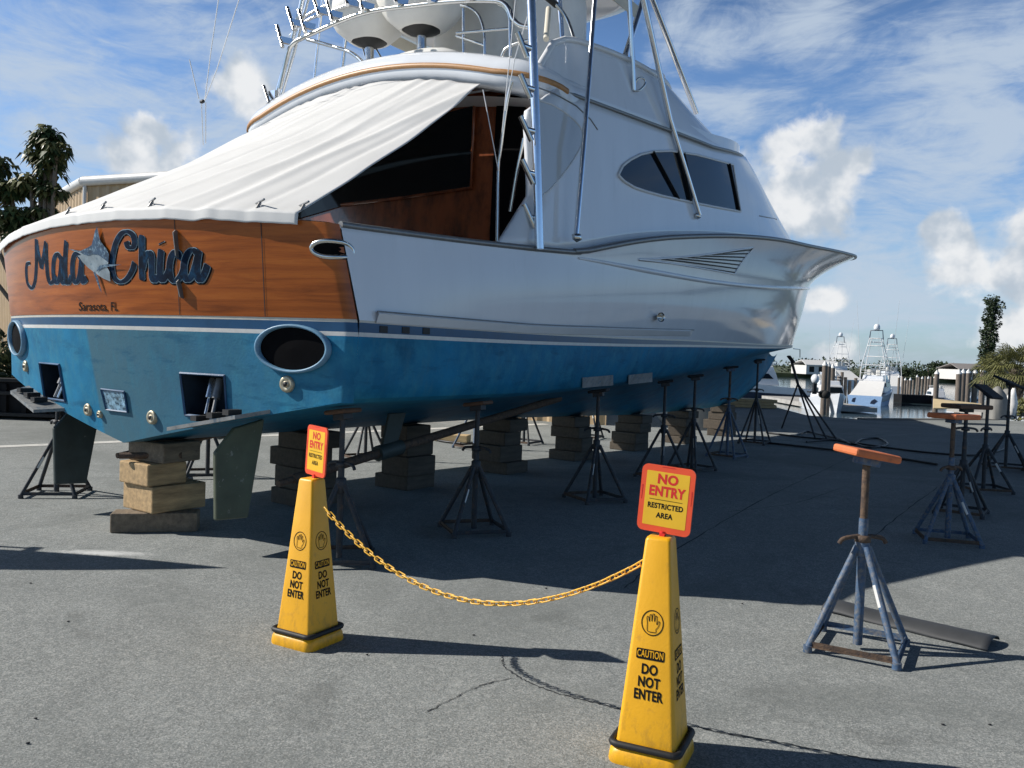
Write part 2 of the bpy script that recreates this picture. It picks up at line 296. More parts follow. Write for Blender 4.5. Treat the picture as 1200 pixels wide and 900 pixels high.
def asphalt_mat():
    M = bpy.data.materials.new('asphalt'); M.use_nodes = True; nt = M.node_tree; p = nt.nodes['Principled BSDF']; L = nt.links.new
    t = nt.nodes.new('ShaderNodeTexCoord'); v = t.outputs['Object']
    def nz(s, d, r=.6, dist=0.0):
        n = nt.nodes.new('ShaderNodeTexNoise'); n.inputs['Scale'].default_value = s; n.inputs['Detail'].default_value = d; n.inputs['Roughness'].default_value = r; n.inputs['Distortion'].default_value = dist; L(v, n.inputs['Vector']); return n.outputs[0]
    def rng(x, a, b, c, d):
        n = nt.nodes.new('ShaderNodeMapRange'); L(x, n.inputs[0])
        for i, q in enumerate((a, b, c, d)): n.inputs[1 + i].default_value = q
        return n.outputs[0]
    def mix(f, a, b, mode='MIX'):
        n = nt.nodes.new('ShaderNodeMix'); n.data_type = 'RGBA'; n.blend_type = mode
        if isinstance(f, float): n.inputs[0].default_value = f
        else: L(f, n.inputs[0])
        for i, q in ((6, a), (7, b)):
            if isinstance(q, tuple): n.inputs[i].default_value = q
            else: L(q, n.inputs[i])
        return n.outputs[2]
    big = nz(.35, 5, .6, .4); mid = nz(2.6, 7, .65); fine = nz(90, 3, .7); grit = nz(260, 2, .6)
    base = mix(rng(big, .35, .65, 0, 1), (.215, .234, .230, 1), (.272, .292, .286, 1))
    base = mix(rng(mid, .38, .62, 0, .75), base, (.190, .207, .203, 1))
    base = mix(rng(fine, .42, .62, 0, .5), base, (.275, .292, .287, 1))
    base = mix(rng(grit, .60, .68, 0, .6), base, (.52, .53, .51, 1))
    base = mix(rng(grit, .40, .32, 0, .6), base, (.10, .11, .112, 1))
    def speck(sc, lo, hi, col, f):
        n = nt.nodes.new('ShaderNodeTexVoronoi'); n.inputs['Scale'].default_value = sc; L(v, n.inputs['Vector']); s_ = nt.nodes.new('ShaderNodeSeparateColor'); L(n.outputs['Color'], s_.inputs[0])
        return rng(s_.outputs[0], lo, hi, 0, f), s_.outputs[1]
    for sc_, lo, hi, col, f in ((75, .60, .95, (.36, .37, .36, 1), .14), (75, .42, .08, (.12, .13, .13, 1), .18), (150, .66, .9, (.52, .52, .50, 1), .42), (150, .34, .1, (.085, .092, .092, 1), .45), (34, .86, .95, (.44, .45, .43, 1), .2), (34, .14, .05, (.18, .19, .18, 1), .2)):
        fac, _ = speck(sc_, lo, hi, col, f); base = mix(fac, base, col)
    # oil and damp stains
    st = nz(.8, 6, .7, 1.2); base = mix(rng(st, .58, .70, 0, .45), base, (.11, .118, .115, 1)); st2 = nz(.22, 8, .72, .8); base = mix(rng(st2, .48, .60, 0, .55), base, (.155, .168, .162, 1)); st3 = nz(3.3, 7, .7, 1.6); base = mix(rng(st3, .66, .72, 0, .55), base, (.07, .074, .072, 1))
    # pale scuffs
    sc = nz(1.3, 8, .75, 2.0); base = mix(rng(sc, .67, .76, 0, .4), base, (.30, .31, .31, 1))
    # spilt pale powder beside the stern
    mpq = nt.nodes.new('ShaderNodeMapping'); mpq.vector_type = 'POINT'; L(v, mpq.inputs[0]); mpq.inputs['Location'].default_value = (3.12 * 1.5, -6.48 * 6.5, 0); mpq.inputs['Scale'].default_value = (1.5, 6.5, 1)
    ln_ = nt.nodes.new('ShaderNodeVectorMath'); ln_.operation = 'LENGTH'; L(mpq.outputs[0], ln_.inputs[0])
    ad = nt.nodes.new('ShaderNodeMath'); ad.operation = 'ADD'; L(ln_.outputs['Value'], ad.inputs[0]); L(nz(9, 8, .75, 1.0), ad.inputs[1])
    base = mix(rng(ad.outputs[0], 1.15, .70, 0, .85), base, (.62, .63, .62, 1))
    L(base, p.inputs['Base Color'])
    p.inputs['Roughness'].default_value = .92; p.inputs['Specular IOR Level'].default_value = .2
    b1 = nt.nodes.new('ShaderNodeBump'); b1.inputs['Strength'].default_value = .45; b1.inputs['Distance'].default_value = .008; L(fine, b1.inputs['Height'])
    b2 = nt.nodes.new('ShaderNodeBump'); b2.inputs['Strength'].default_value = .4; b2.inputs['Distance'].default_value = .004; L(grit, b2.inputs['Height']); L(b1.outputs[0], b2.inputs['Normal'])
    b3 = nt.nodes.new('ShaderNodeBump'); b3.inputs['Strength'].default_value = .25; b3.inputs['Distance'].default_value = .06; L(mid, b3.inputs['Height']); L(b2.outputs[0], b3.inputs['Normal'])
    L(b3.outputs[0], p.inputs['Normal'])
    return M
MT['asphalt'] = asphalt_mat()
def water_mat():
    M = mat('marina_water', (0.05, 0.085, 0.10), 0.08, var=.2, vscale=.2, bump=.5, bscale=2.2, spec=.6)
    return M
MT['water'] = water_mat()

# ------------------------------------------------------------------ mesh builder
class MB:
    def __init__(s): s.v = []; s.f = []; s.mi = []; s.sm = []
    def add(s, vs, fs, mi=0, smooth=False):
        o = len(s.v); s.v += [tuple(p) for p in vs]
        for f in fs: s.f.append([i + o for i in f]); s.mi.append(mi); s.sm.append(smooth)
    def box(s, c, size, rot=None, mi=0, taper=1.0):
        c = Vector(c); hx, hy, hz = (q / 2 for q in size)
        vs = [Vector((x * hx * (taper if z > 0 else 1), y * hy * (taper if z > 0 else 1), z * hz)) for z in (-1, 1) for y in (-1, 1) for x in (-1, 1)]
        if rot is not None: vs = [rot @ p for p in vs]
        s.add([c + p for p in vs], [(0, 2, 3, 1), (4, 5, 7, 6), (0, 1, 5, 4), (2, 6, 7, 3), (0, 4, 6, 2), (1, 3, 7, 5)], mi)
    def tube(s, pts, r, n=10, mi=0, caps=True, smooth=True):
        pts = [Vector(p) for p in pts]; rs = r if isinstance(r, (list, tuple)) else [r] * len(pts)
        rings = []; prev = None
        for i, p in enumerate(pts):
            d = (pts[min(i + 1, len(pts) - 1)] - pts[max(i - 1, 0)])
            d = d.normalized() if d.length > 1e-9 else Vector((0, 0, 1))
            if prev is None:
                a = d.cross(Vector((0, 0, 1)))
                if a.length < 1e-3: a = d.cross(Vector((1, 0, 0)))
                a.normalize()
            else:
                a = prev - d * prev.dot(d); a.normalize()
            prev = a; b = d.cross(a)
            rings.append([p + (a * math.cos(2 * math.pi * k / n) + b * math.sin(2 * math.pi * k / n)) * rs[i] for k in range(n)])
        vs = [q for ring in rings for q in ring]; fs = []
        for i in range(len(rings) - 1):
            for k in range(n):
                k2 = (k + 1) % n; fs.append((i * n + k, i * n + k2, (i + 1) * n + k2, (i + 1) * n + k))
        s.add(vs, fs, mi, smooth)
        if caps:
            s.add(rings[0], [tuple(reversed(range(n)))], mi); s.add(rings[-1], [tuple(range(n))], mi)
    def bar(s, p0, p1, w, h, mi=0):
        p0, p1 = Vector(p0), Vector(p1); d = (p1 - p0).normalized()
        a = d.cross(Vector((0, 0, 1)));
        if a.length < 1e-3: a = Vector((1, 0, 0))
        a.normalize(); b = d.cross(a)
        vs = [p + a * x * w / 2 + b * y * h / 2 for p in (p0, p1) for (x, y) in ((-1, -1), (1, -1), (1, 1), (-1, 1))]
        s.add(vs, [(3, 2, 1, 0), (4, 5, 6, 7), (0, 1, 5, 4), (1, 2, 6, 5), (2, 3, 7, 6), (3, 0, 4, 7)], mi)
    def grid(s, fn, nu, nv, mi=0, smooth=True, closeu=False, flip=False):
        vs = [fn(i / nu, j / nv) for i in range(nu + (0 if closeu else 1)) for j in range(nv + 1)]; W = nv + 1; N = nu if closeu else nu + 1
        fs = []
        for i in range(nu):
            i2 = (i + 1) % N
            for j in range(nv):
                q = (i * W + j, i2 * W + j, i2 * W + j + 1, i * W + j + 1); fs.append(q[::-1] if flip else q)
        s.add(vs, fs, mi, smooth)
    def prism(s, pts, d, mi=0):
        """polygon (3D points in a plane) extruded by vector d"""
        pts = [Vector(p) for p in pts]; d = Vector(d); n = len(pts)
        s.add(pts + [p + d for p in pts], [tuple(reversed(range(n))), tuple(range(n, 2 * n))] + [(i, (i + 1) % n, (i + 1) % n + n, i + n) for i in range(n)], mi)
    def lathe(s, c, prof, n=24, mi=0, axis=None, smooth=True):
        c = Vector(c); q = axis.to_track_quat('Z', 'Y') if axis is not None else None
        vs = []
        for (r, z) in prof:
            for k in range(n):
                p = Vector((r * math.cos(2 * math.pi * k / n), r * math.sin(2 * math.pi * k / n), z))
                vs.append(c + (q @ p if q else p))
        fs = [(i * n + k, i * n + (k + 1) % n, (i + 1) * n + (k + 1) % n, (i + 1) * n + k) for i in range(len(prof) - 1) for k in range(n)]
        s.add(vs, fs, mi, smooth)
    def blob(s, c, r, sub=2, mi=0, wob=0.0, seed=0):
        bm = bmesh.new(); bmesh.ops.create_icosphere(bm, subdivisions=sub, radius=1)
        vs = []
        for v in bm.verts:
            k = 1 + wob * noise.noise(v.co * 1.7 + Vector((seed, seed * 2, 0))); vs.append(Vector(c) + Vector((v.co.x * r[0], v.co.y * r[1], v.co.z * r[2])) * k)
        s.add(vs, [tuple(v.index for v in f.verts) for f in bm.faces], mi, True); bm.free()
    def build(s, name, mats, parent=None, bevel=0.0, loc=None, weld=False, subsurf=0):
        me = bpy.data.meshes.new(name); me.from_pydata([tuple(p) for p in s.v], [], s.f); me.update()
        if not isinstance(mats, (list, tuple)): mats = [mats]
        for M in mats: me.materials.append(MT[M] if isinstance(M, str) else M)
        me.polygons.foreach_set('material_index', s.mi); me.polygons.foreach_set('use_smooth', s.sm)
        bm = bmesh.new(); bm.from_mesh(me)
        if weld: bmesh.ops.remove_doubles(bm, verts=bm.verts, dist=1e-4)
        bmesh.ops.recalc_face_normals(bm, faces=bm.faces); bm.to_mesh(me); bm.free()
        o = bpy.data.objects.new(name, me); COL.objects.link(o)
        if parent is not None: o.parent = parent
        if loc is not None: o.location = loc
        if bevel:
            b = o.modifiers.new('bevel', 'BEVEL'); b.width = bevel; b.segments = 2; b.limit_method = 'ANGLE'; b.angle_limit = R_(40)
        return o

def tag(o, label, cat, group=None):
    o['label'] = label; o['category'] = cat
    if group: o['group'] = group
    return o
def struct(o, kind='structure'): o['kind'] = kind; return o
def thing(name, label, cat, loc=(0, 0, 0), rz=0.0, group=None):
    o = bpy.data.objects.new(name, None); COL.objects.link(o); o.location = loc; o.rotation_euler = (0, 0, rz); o.empty_display_size = .2
    return tag(o, label, cat, group)
def copy_thing(src, label=None):
    r = src.copy(); COL.objects.link(r)
    def rec(a, b):
        for ch in a.children:
            c = ch.copy(); COL.objects.link(c); c.parent = b; rec(ch, c)
    rec(src, r)
    if label: r['label'] = label
    return r
def text_geo(s, size=1.0, bold=0.0, sx=1.0, spacing=1.0):
    """outline of a line of lettering, centred: (verts 2D, faces)"""
    cu = bpy.data.curves.new('lettering', 'FONT'); cu.body = s; cu.size = size; cu.offset = bold; cu.align_x = 'CENTER'; cu.align_y = 'CENTER'; cu.space_character = spacing
    cu.resolution_u = 4
    ob = bpy.data.objects.new('lettering', cu); COL.objects.link(ob)
    dg = bpy.context.evaluated_depsgraph_get(); me = bpy.data.meshes.new_from_object(ob.evaluated_get(dg))
    vs = [(v.co.x * sx, v.co.y) for v in me.vertices]; fs = [tuple(p.vertices) for p in me.polygons]
    bpy.data.objects.remove(ob); bpy.data.curves.remove(cu); bpy.data.meshes.remove(me)
    return vs, fs
def smooth_path(pts, n=8):
    out = []; P = [Vector(p) for p in pts]
    for i in range(len(P) - 1):
        a, b, c, d = P[max(i - 1, 0)], P[i], P[i + 1], P[min(i + 2, len(P) - 1)]
        for k in range(n):
            t = k / n; out.append(.5 * ((2 * b) + (c - a) * t + (2 * a - 5 * b + 4 * c - d) * t * t + (3 * b - a - 3 * c + d) * t ** 3))
    out.append(P[-1]); return out
def interp(tab,y):
    # monotone cubic hermite
    n=len(tab)
    if y<=tab[0][0]: return tab[0][1]
    if y>=tab[-1][0]: return tab[-1][1]
    d=[(tab[i+1][1]-tab[i][1])/(tab[i+1][0]-tab[i][0]) for i in range(n-1)]
    m=[d[0]]+[0 if d[i-1]*d[i]<=0 else 2*d[i-1]*d[i]/(d[i-1]+d[i]) for i in range(1,n-1)]+[d[-1]]
    for i in range(n-1):
        if y<=tab[i+1][0]:
            h=tab[i+1][0]-tab[i][0];t=(y-tab[i][0])/h
            return ((2*t**3-3*t*t+1)*tab[i][1]+(t**3-2*t*t+t)*h*m[i]+(-2*t**3+3*t*t)*tab[i+1][1]+(t**3-t*t)*h*m[i+1])
SX=[(0,2.36),(3,2.52),(6,2.62),(9,2.7),(12,2.7),(13.5,2.66),(15,2.38),(16,2.02),(17,1.52),(18,.9),(18.7,.35),(19,0)]
SZ=[(0,2.5),(1.5,2.565),(2.8,2.645),(3.02,2.665),(3.3,2.725),(4.2,2.92),(5.1,3.08),(7.4,3.39),(9,3.54),(10.4,3.63),(12.1,3.75),(14,3.88),(16,4.05),(19,4.3)]
NX=[(0,2.38),(3,2.51),(4.6,2.53),(6.1,2.51),(8.3,2.44),(10,2.33),(11,2.24),(12,2.1),(13,1.92),(14,1.7),(15,1.42),(16,1.07),(17,.68),(18,.22),(18.4,0)]
NZ=[(0,2.45),(3,2.61),(4.6,2.64),(6.1,2.68),(8.3,2.79),(10,2.91),(12,3.07),(14,3.24),(16,3.4),(18.4,3.57)]
PX=[(0,2.46),(2,2.46),(4,2.42),(6,2.33),(8,2.18),(10,1.97),(12,1.72),(13,1.55),(14,1.36),(15,1.12),(16,.84),(17,.5),(17.6,.22),(18,0)]
PZ=[(0,1.74),(2,1.75),(4,1.78),(6.7,1.84),(11,1.92),(15,2.02),(18,2.1)]
CXT=[(0,2.43),(2,2.38),(4,2.28),(6,2.14),(8,1.96),(10,1.7),(12,1.36),(14,.92),(15.5,.5),(16.8,0)]
CZT=[(0,1.25),(2,1.25),(4,1.31),(6,1.4),(8,1.51),(10,1.65),(12,1.76),(14,1.87),(16.8,1.97)]
def house_w(z): return 2.46-(z-2.6)*.10
def house_x(y,z):
    w=house_w(z); ys=8.0-(z-3)*1.0; yf=16.0-(z-3.6)*4.2
    if y<=ys:return w
    if y>=yf:return 0
    p=2.2
    return w*(1-((y-ys)/(yf-ys))**p)**(1/p)

# ================================================================== the ground and the water (large structure first)
KZT = [(-.3, .77), (4.4, .755), (7, .705), (10, .635), (13, .645), (14.6, .74), (16, 1.08), (17, 1.5), (17.6, 1.9)]
def kz(y): return interp(KZT, y)
def hb(x, y):
    cx = max(.05, interp(CXT, y)); k = kz(y); return k + (interp(CZT, y) - k) * min(1, abs(x) / cx)

g = MB()
E1, E2 = gp(1000, 489), gp(1250, 493)              # edge of the yard above the basin
pav = [(-300, -60), (300, -60), (300, 33), (16.5, 28.6), (11.0, 26.2), (9.6, 27.5), (10.6, 40), (10.6, 60), (-300, 60)]
g.prism([(x, y, -3) for x, y in pav], (0, 0, 3))
ground = struct(g.build('ground', 'asphalt'))
w = MB(); w.add([(-1500, 0, -1.37), (1500, 0, -1.37), (1500, 2500, -1.37), (-1500, 2500, -1.37)], [(0, 1, 2, 3)])
struct(w.build('water', 'water'))
far = MB()
far.prism([(-900, 190, -1.6), (900, 190, -1.6), (900, 900, -1.6), (-900, 900, -1.6)], (0, 0, 1.2))
MT['landgreen'] = mat('rough_grass', (0.06, 0.075, 0.03), 0.95, var=.4, vscale=.1)
struct(far.build('far_shore', 'landgreen'))
# painted line across the yard behind the boat
pl = MB(); A, B = gp(-60, 526), gp(640, 497); d = (B - A); nrm = Vector((-d.y, d.x, 0)).normalized() * .13
pl.add([(A + nrm * k).to_tuple()[:2] + (.004,) for k in (-1, 1)] + [(B + nrm * k).to_tuple()[:2] + (.004,) for k in (1, -1)], [(0, 1, 2, 3)])
MT['paintline'] = mat('worn_white_road_paint', (0.55, 0.55, 0.52), .8, var=.15, vscale=3, col2=(.2, .2, .2), c2=(.55, .75))
struct(pl.build('painted_line', 'paintline'))
# cracks in the asphalt
def crack(px_pts, wdt, seed):
    rnd = random.Random(seed); P = smooth_path([gp(*p) for p in px_pts], 14); mb = MB(); L = []; Rr = []
    for i, p in enumerate(P):
        dd = (P[min(i + 1, len(P) - 1)] - P[max(i - 1, 0)]); n = Vector((-dd.y, dd.x, 0)).normalized()
        j = n * rnd.uniform(-1, 1) * wdt * 1.3; hw = wdt * rnd.uniform(.25, 1) * (.3 if i in (0, len(P) - 1) else 1)
        L.append((p.x + j.x + n.x * hw, p.y + j.y + n.y * hw, .003)); Rr.append((p.x + j.x - n.x * hw, p.y + j.y - n.y * hw, .003))
    n = len(P); mb.add(L + Rr, [(i, i + 1, n + i + 1, n + i) for i in range(n - 1)])
    struct(mb.build('pavement_crack', 'crackdark'))
MT['crackdark'] = mat('dark_crack', (0.035, 0.038, 0.04), .95, var=.3, vscale=30)  # dark colour of the crack ribbons
crack([(588, 768), (592, 782), (612, 796), (650, 812), (690, 822), (728, 832)], .006, 1)
crack([(815, 852), (850, 860), (900, 868), (960, 880), (1040, 893)], .006, 2)
crack([(730, 690), (800, 640), (905, 580), (1000, 535)], .008, 3)
crack([(1010, 640), (1060, 600), (1100, 570)], .008, 4)
crack([(500, 835), (560, 805), (600, 795)], .004, 5)
crack([(850, 600), (930, 590), (985, 572)], .006, 6)

# ================================================================== the sport fishing boat
boat = thing('sport_fishing_boat', 'large white and blue sport fishing boat with varnished wood transom propped on stands', 'boat', B_O, -TH)
def bb(z):                                            # half-breadth at the transom corner by height
    return 2.46 - (z - 1.74) * .132 if z > 1.74 else 2.46 - (1.74 - z) * .065
CR = .06
def yo(z): return -.12 * min(1.15, max(0, (z - 1.82) / .68))
def tsurf(u, z, off=0.0):
    b = bb(z); a = abs(u); rake = 1.0 if z > 1.8 else 1.0 - .5 * min(1, (1.8 - z) / 1.03)
    y = -.42 * (1 - min(1, u * u)) * rake
    if a > .975: t = min(1, (a - .975) / .025); y += CR * (1 - math.sqrt(max(0, 1 - t * t)))
    y += yo(z)
    p = Vector((u * b, y, z))
    if off:
        e = .004; q1 = tsurf(min(1, u + e), z); q0 = tsurf(max(-1, u - e), z); tq = (q1 - q0); n = Vector((tq.y, -tq.x, 0)); p += n.normalized() * off
    return p
def on_transom(px, py, off=0.0):
    y = -.3
    for _ in range(8):
        p = on(px, py, 1, y); u = max(-1, min(1, p.x / bb(p.z))); y = tsurf(u, p.z).y
    return tsurf(u, p.z, off), u, p.z
def zbot(u): return .77 + .48 * min(1, abs(u) / .975)
def ztop(u): return 2.505 + .10 * (1 - u * u)

# --- hull below the stripes
hbm = MB(); NS = 64
def row_pt(kind, t):
    """kind: function y -> (x, z); y runs from its own start to its own stem"""
    f, y0, y1 = kind; s = t ** .9; y = y0 + (y1 - y0) * s; x, z = f(y); return Vector((max(0, x), y, z))
def mixrow(a, b, k, bulge=0.0):
    def f(t):
        p, q = row_pt(a, t), row_pt(b, t); r = p.lerp(q, k); r.x += bulge * math.sin(math.pi * k) * min(1, max(0, (1 - t) * 4)) * min(1, t * 14); return r
    return f
rK = (lambda y: (0, kz(y)), -.21, 17.6)
def chine_start(fr): return tsurf(fr * .97, zbot(fr * .97)).y
rC = (lambda y: (interp(CXT, y) * .975, interp(CZT, y)), .03, 16.8)
rC2 = (lambda y: (interp(CXT, y), interp(CZT, y) + .03), CR, 16.85)
def band(y): return .085 - .055 * min(1, max(0, y / 16))
rP0 = (lambda y: (interp(PX, y), interp(PZ, y) - .015), CR, 17.97)
rP1 = (lambda y: (interp(PX, y) + .003, interp(PZ, y) + .015), CR, 18.02)
rP2 = (lambda y: (interp(PX, y) + .003, interp(PZ, y) + band(y)), CR, 18.05)
rP3 = (lambda y: (interp(PX, y) + .004, interp(PZ, y) + band(y) + .017), CR, 18.06)
def mk_rows(mb, rows, mats_i, smooth=True):
    for sgn in (1, -1):
        W = len(rows); vs = []
        for i in range(NS + 1):
            for r in rows:
                p = r(i / NS); vs.append((p.x * sgn, p.y, p.z))
        for j in range(W - 1):
            fs = []
            for i in range(NS):
                q = (i * W + j, (i + 1) * W + j, (i + 1) * W + j + 1, i * W + j + 1); fs.append(q if sgn > 0 else q[::-1])
            idx = sorted({a for f in fs for a in f}); mp_ = {a: k for k, a in enumerate(idx)}
            mb.add([vs[a] for a in idx], [[mp_[a] for a in f] for f in fs], mats_i[j], smooth)
def bottomrow(fr):
    def f(t):
        y0 = chine_start(fr); y1 = 17.6 + (16.8 - 17.6) * fr; y = y0 + (y1 - y0) * t ** .9
        k = kz(17.6 * (t ** .9)) if False else kz(y); c = interp(CZT, y)
        x = interp(CXT, y) * .975 * fr; return Vector((x, y, k + (c - k) * fr + .03 * math.sin(math.pi * fr)))
    return f
frs = (0, .12, .25, .4, .55, .7, .85, 1.0)
mk_rows(hbm, [bottomrow(f) for f in frs], [0] * 7)
mk_rows(hbm, [bottomrow(1.0), lambda t: row_pt(rC2, t)], [0], False)
mk_rows(hbm, [mixrow(rC2, rP0, k, .03) for k in (0, .25, .5, .75, 1)], [0] * 4)
mk_rows(hbm, [lambda t: row_pt(rP0, t), lambda t: row_pt(rP1, t)], [1])
mk_rows(hbm, [lambda t: row_pt(rP1, t), lambda t: row_pt(rP2, t)], [2])
mk_rows(hbm, [lambda t: row_pt(rP2, t), lambda t: row_pt(rP3, t)], [3])
# transom below the wood, with the two trim-tab pockets left open
us = sorted(set([-1 + i * .04 for i in range(51)] + [.37, .56, -.37, -.56] + [s * k for s in (1, -1) for k in (.945, .965, .975, .979, .983, .987, .991, .995, .998, 1.0)]))
zs = [0.0, .15, .3, .45, .6, .75, .9, 1.0]
def tz(u, k):   # k rows from the bottom edge to 1.725
    return zbot(u) + (1.725 - zbot(u)) * k
pocket_z0, pocket_z1 = 1.07, 1.40
for i in range(len(us) - 1):
    u0, u1 = us[i], us[i + 1]; um = abs((u0 + u1) / 2); inp = .37 < um < .56
    if inp:
        spans = [(None, pocket_z0), (pocket_z1, 1.725)]
    else: spans = [(None, 1.725)]
    for lo, hi in spans:
        K = 10
        for k in range(K):
            def zz(u, q): l = zbot(u) if lo is None else lo; return l + (hi - l) * q
            vs = [tsurf(u0, zz(u0, k / K)), tsurf(u1, zz(u1, k / K)), tsurf(u1, zz(u1, (k + 1) / K)), tsurf(u0, zz(u0, (k + 1) / K))]
            hbm.add(vs, [(0, 1, 2, 3)], 0, True)
    for (a, b_, mi) in ((1.725, 1.755, 1), (1.755, 1.823, 2), (1.823, 1.845, 3)):
        hbm.add([tsurf(u0, a), tsurf(u1, a), tsurf(u1, b_), tsurf(u0, b_)], [(0, 1, 2, 3)], mi, True)
hull = hbm.build('hull_bottom', ['blue', 'stripe', 'blue_band', 'cream'], boat, weld=True)

# --- white topsides with the flared bow
tsm = MB()
rN = (lambda y: (interp(NX, y), interp(NZ, y)), CR + yo(2.45), 18.4)
rS = (lambda y: (interp(SX, y), interp(SZ, y)), CR + yo(2.5), 19.0)
mk_rows(tsm, [mixrow(rP3, rN, k, .035) for k in (0, .15, .3, .45, .6, .75, .9, 1)], [0] * 7)
def flare(k):
    def f(t):
        p, q = row_pt(rN, t), row_pt(rS, t); return Vector((p.x + (q.x - p.x) * k ** 1.7, p.y + (q.y - p.y) * k ** 1.3, p.z + (q.z - p.z) * k))
    return f
mk_rows(tsm, [flare(k) for k in (0, .15, .3, .45, .6, .75, .9, 1)], [0] * 7)
tops = tsm.build('topsides', 'gel', boat, weld=True)
# decks
dk = MB()
def deckp(u, v):
    y = 2.9 + 16.05 * v; s = (2 * u - 1); return Vector((interp(SX, y) * s * .995, y, interp(SZ, y) + .02 + .10 * (1 - s * s)))
dk.grid(deckp, 12, 40); dk.build('foredeck', 'gel_matt', boat)
ck = MB()
for sgn in (1, -1):
    def cb(u, v): y = .12 + 2.8 * v; return Vector((sgn * (interp(SX, y) - .30 * u), y, interp(SZ, y) + .012))
    ck.grid(cb, 2, 12)
    def cw(u, v): y = .12 + 2.8 * v; return Vector((sgn * (interp(SX, y) - .30), y, 1.45 + (interp(SZ, y) + .012 - 1.45) * u))
    ck.grid(cw, 2, 12)
ck.add([(-2.2, -.05, 1.45), (2.2, -.05, 1.45), (2.2, 3.0, 1.45), (-2.2, 3.0, 1.45)], [(0, 1, 2, 3)])
def tcb(u, v): p = tsurf(-.98 + 1.96 * v, 2.5); return Vector((p.x, p.y + .28 * u, ztop(-.98 + 1.96 * v) + .005))
ck.grid(tcb, 2, 24)
ck.build('cockpit', 'gel_matt', boat)
# wood transom
wp = MB()
WU = us
def woodp(u, k): return tsurf(u, 1.846 + (ztop(u) - 1.846) * k, .004)
for i in range(len(WU) - 1):
    for k in range(6):
        wp.add([woodp(WU[i], k / 6), woodp(WU[i + 1], k / 6), woodp(WU[i + 1], (k + 1) / 6), woodp(WU[i], (k + 1) / 6)], [(0, 1, 2, 3)], 0, True)
transom = wp.build('transom_panel', 'wood', boat, weld=True)
# seams of the transom door
for px in ((207, 266, 212, 373), (308, 266, 312, 374)):
    sm_ = MB(); a, ua, za = on_transom(px[0], px[1]); b, ub, zb_ = on_transom(px[2], px[3])
    L = [tsurf(ua + (ub - ua) * k / 8 - .0015, ztop(ua) + (1.85 - ztop(ua)) * k / 8, .007) for k in range(9)]; Rr = [tsurf(ua + (ub - ua) * k / 8 + .0015, ztop(ua) + (1.85 - ztop(ua)) * k / 8, .007) for k in range(9)]
    sm_.add(L + Rr, [(i, i + 1, 10 + i, 9 + i) for i in range(8)]); sm_.build('door_seam', 'black_gap', transom)
for (pa, pb) in (((207, 270), (210, 302)), ((211, 328), (215, 350))):
    h_ = MB(); a, ua, za = on_transom(*pa); b, ub, zb_ = on_transom(*pb)
    n_ = (tsurf(ua, za, .1) - a).normalized()
    h_.prism([a, a + n_ * .02 , a + n_ * .04 + Vector((0, 0, -.02)), b + n_ * .04 + Vector((0, 0, .01)), b + n_ * .02, b], (.010, 0, 0))
    h_.build('hinge_plate', 'railgrey', transom)

# --- name on the transom, drawn as brush strokes along the curved wood
def zpt(x, y): return (20 + x / 5.0, 250 + y / 5.0)
STROKES = [
 [(82, 292), (62, 300), (58, 350), (66, 410), (90, 438), (108, 400), (116, 320), (117, 230), (116, 152)],
 [(116, 152), (126, 220), (147, 322)], [(147, 322), (160, 250), (173, 168)],
 [(173, 168), (176, 270), (184, 370), (200, 408), (220, 392), (230, 360)],
 [(258, 262), (240, 240), (222, 265), (216, 320), (220, 385), (238, 405), (254, 370), (262, 300), (265, 248)], [(265, 248), (262, 330), (266, 395), (282, 405), (296, 370)],
 [(293, 162), (287, 240), (285, 330), (292, 398), (308, 405), (322, 370)],
 [(374, 258), (352, 236), (334, 265), (328, 330), (336, 390), (354, 402), (372, 360), (384, 250)], [(384, 250), (382, 340), (388, 398), (402, 396), (412, 375)],
 [(645, 165), (655, 195), (680, 200), (694, 170), (682, 128), (650, 108), (615, 122), (584, 175), (566, 250), (562, 320), (576, 378), (610, 402), (648, 385), (680, 335), (694, 288)],
 [(736, 128), (736, 220), (735, 310), (738, 392)], [(740, 330), (756, 265), (776, 232), (792, 248), (794, 310), (796, 375), (812, 395), (830, 370)],
 [(850, 212), (843, 290), (843, 365), (858, 393), (882, 360), (896, 330)], [(852, 170), (854, 176)],
 [(948, 268), (952, 240), (930, 228), (908, 262), (898, 325), (908, 380), (934, 398), (966, 365), (984, 320)],
 [(1060, 236), (1034, 216), (1004, 240), (984, 300), (986, 365), (1004, 392), (1032, 362), (1056, 290), (1072, 215)], [(1072, 215), (1060, 300), (1064, 375), (1082, 392), (1104, 355), (1122, 300)],
]
name_p = {(k, w): MB() for k in ('ink', 'pale', 'navy') for w in (0, 1, 2)}
layers = (('ink', .0125, .002, (.004, -.006)), ('pale', .0060, .005, (0, 0)), ('navy', 0.0, .008, (0, 0)))
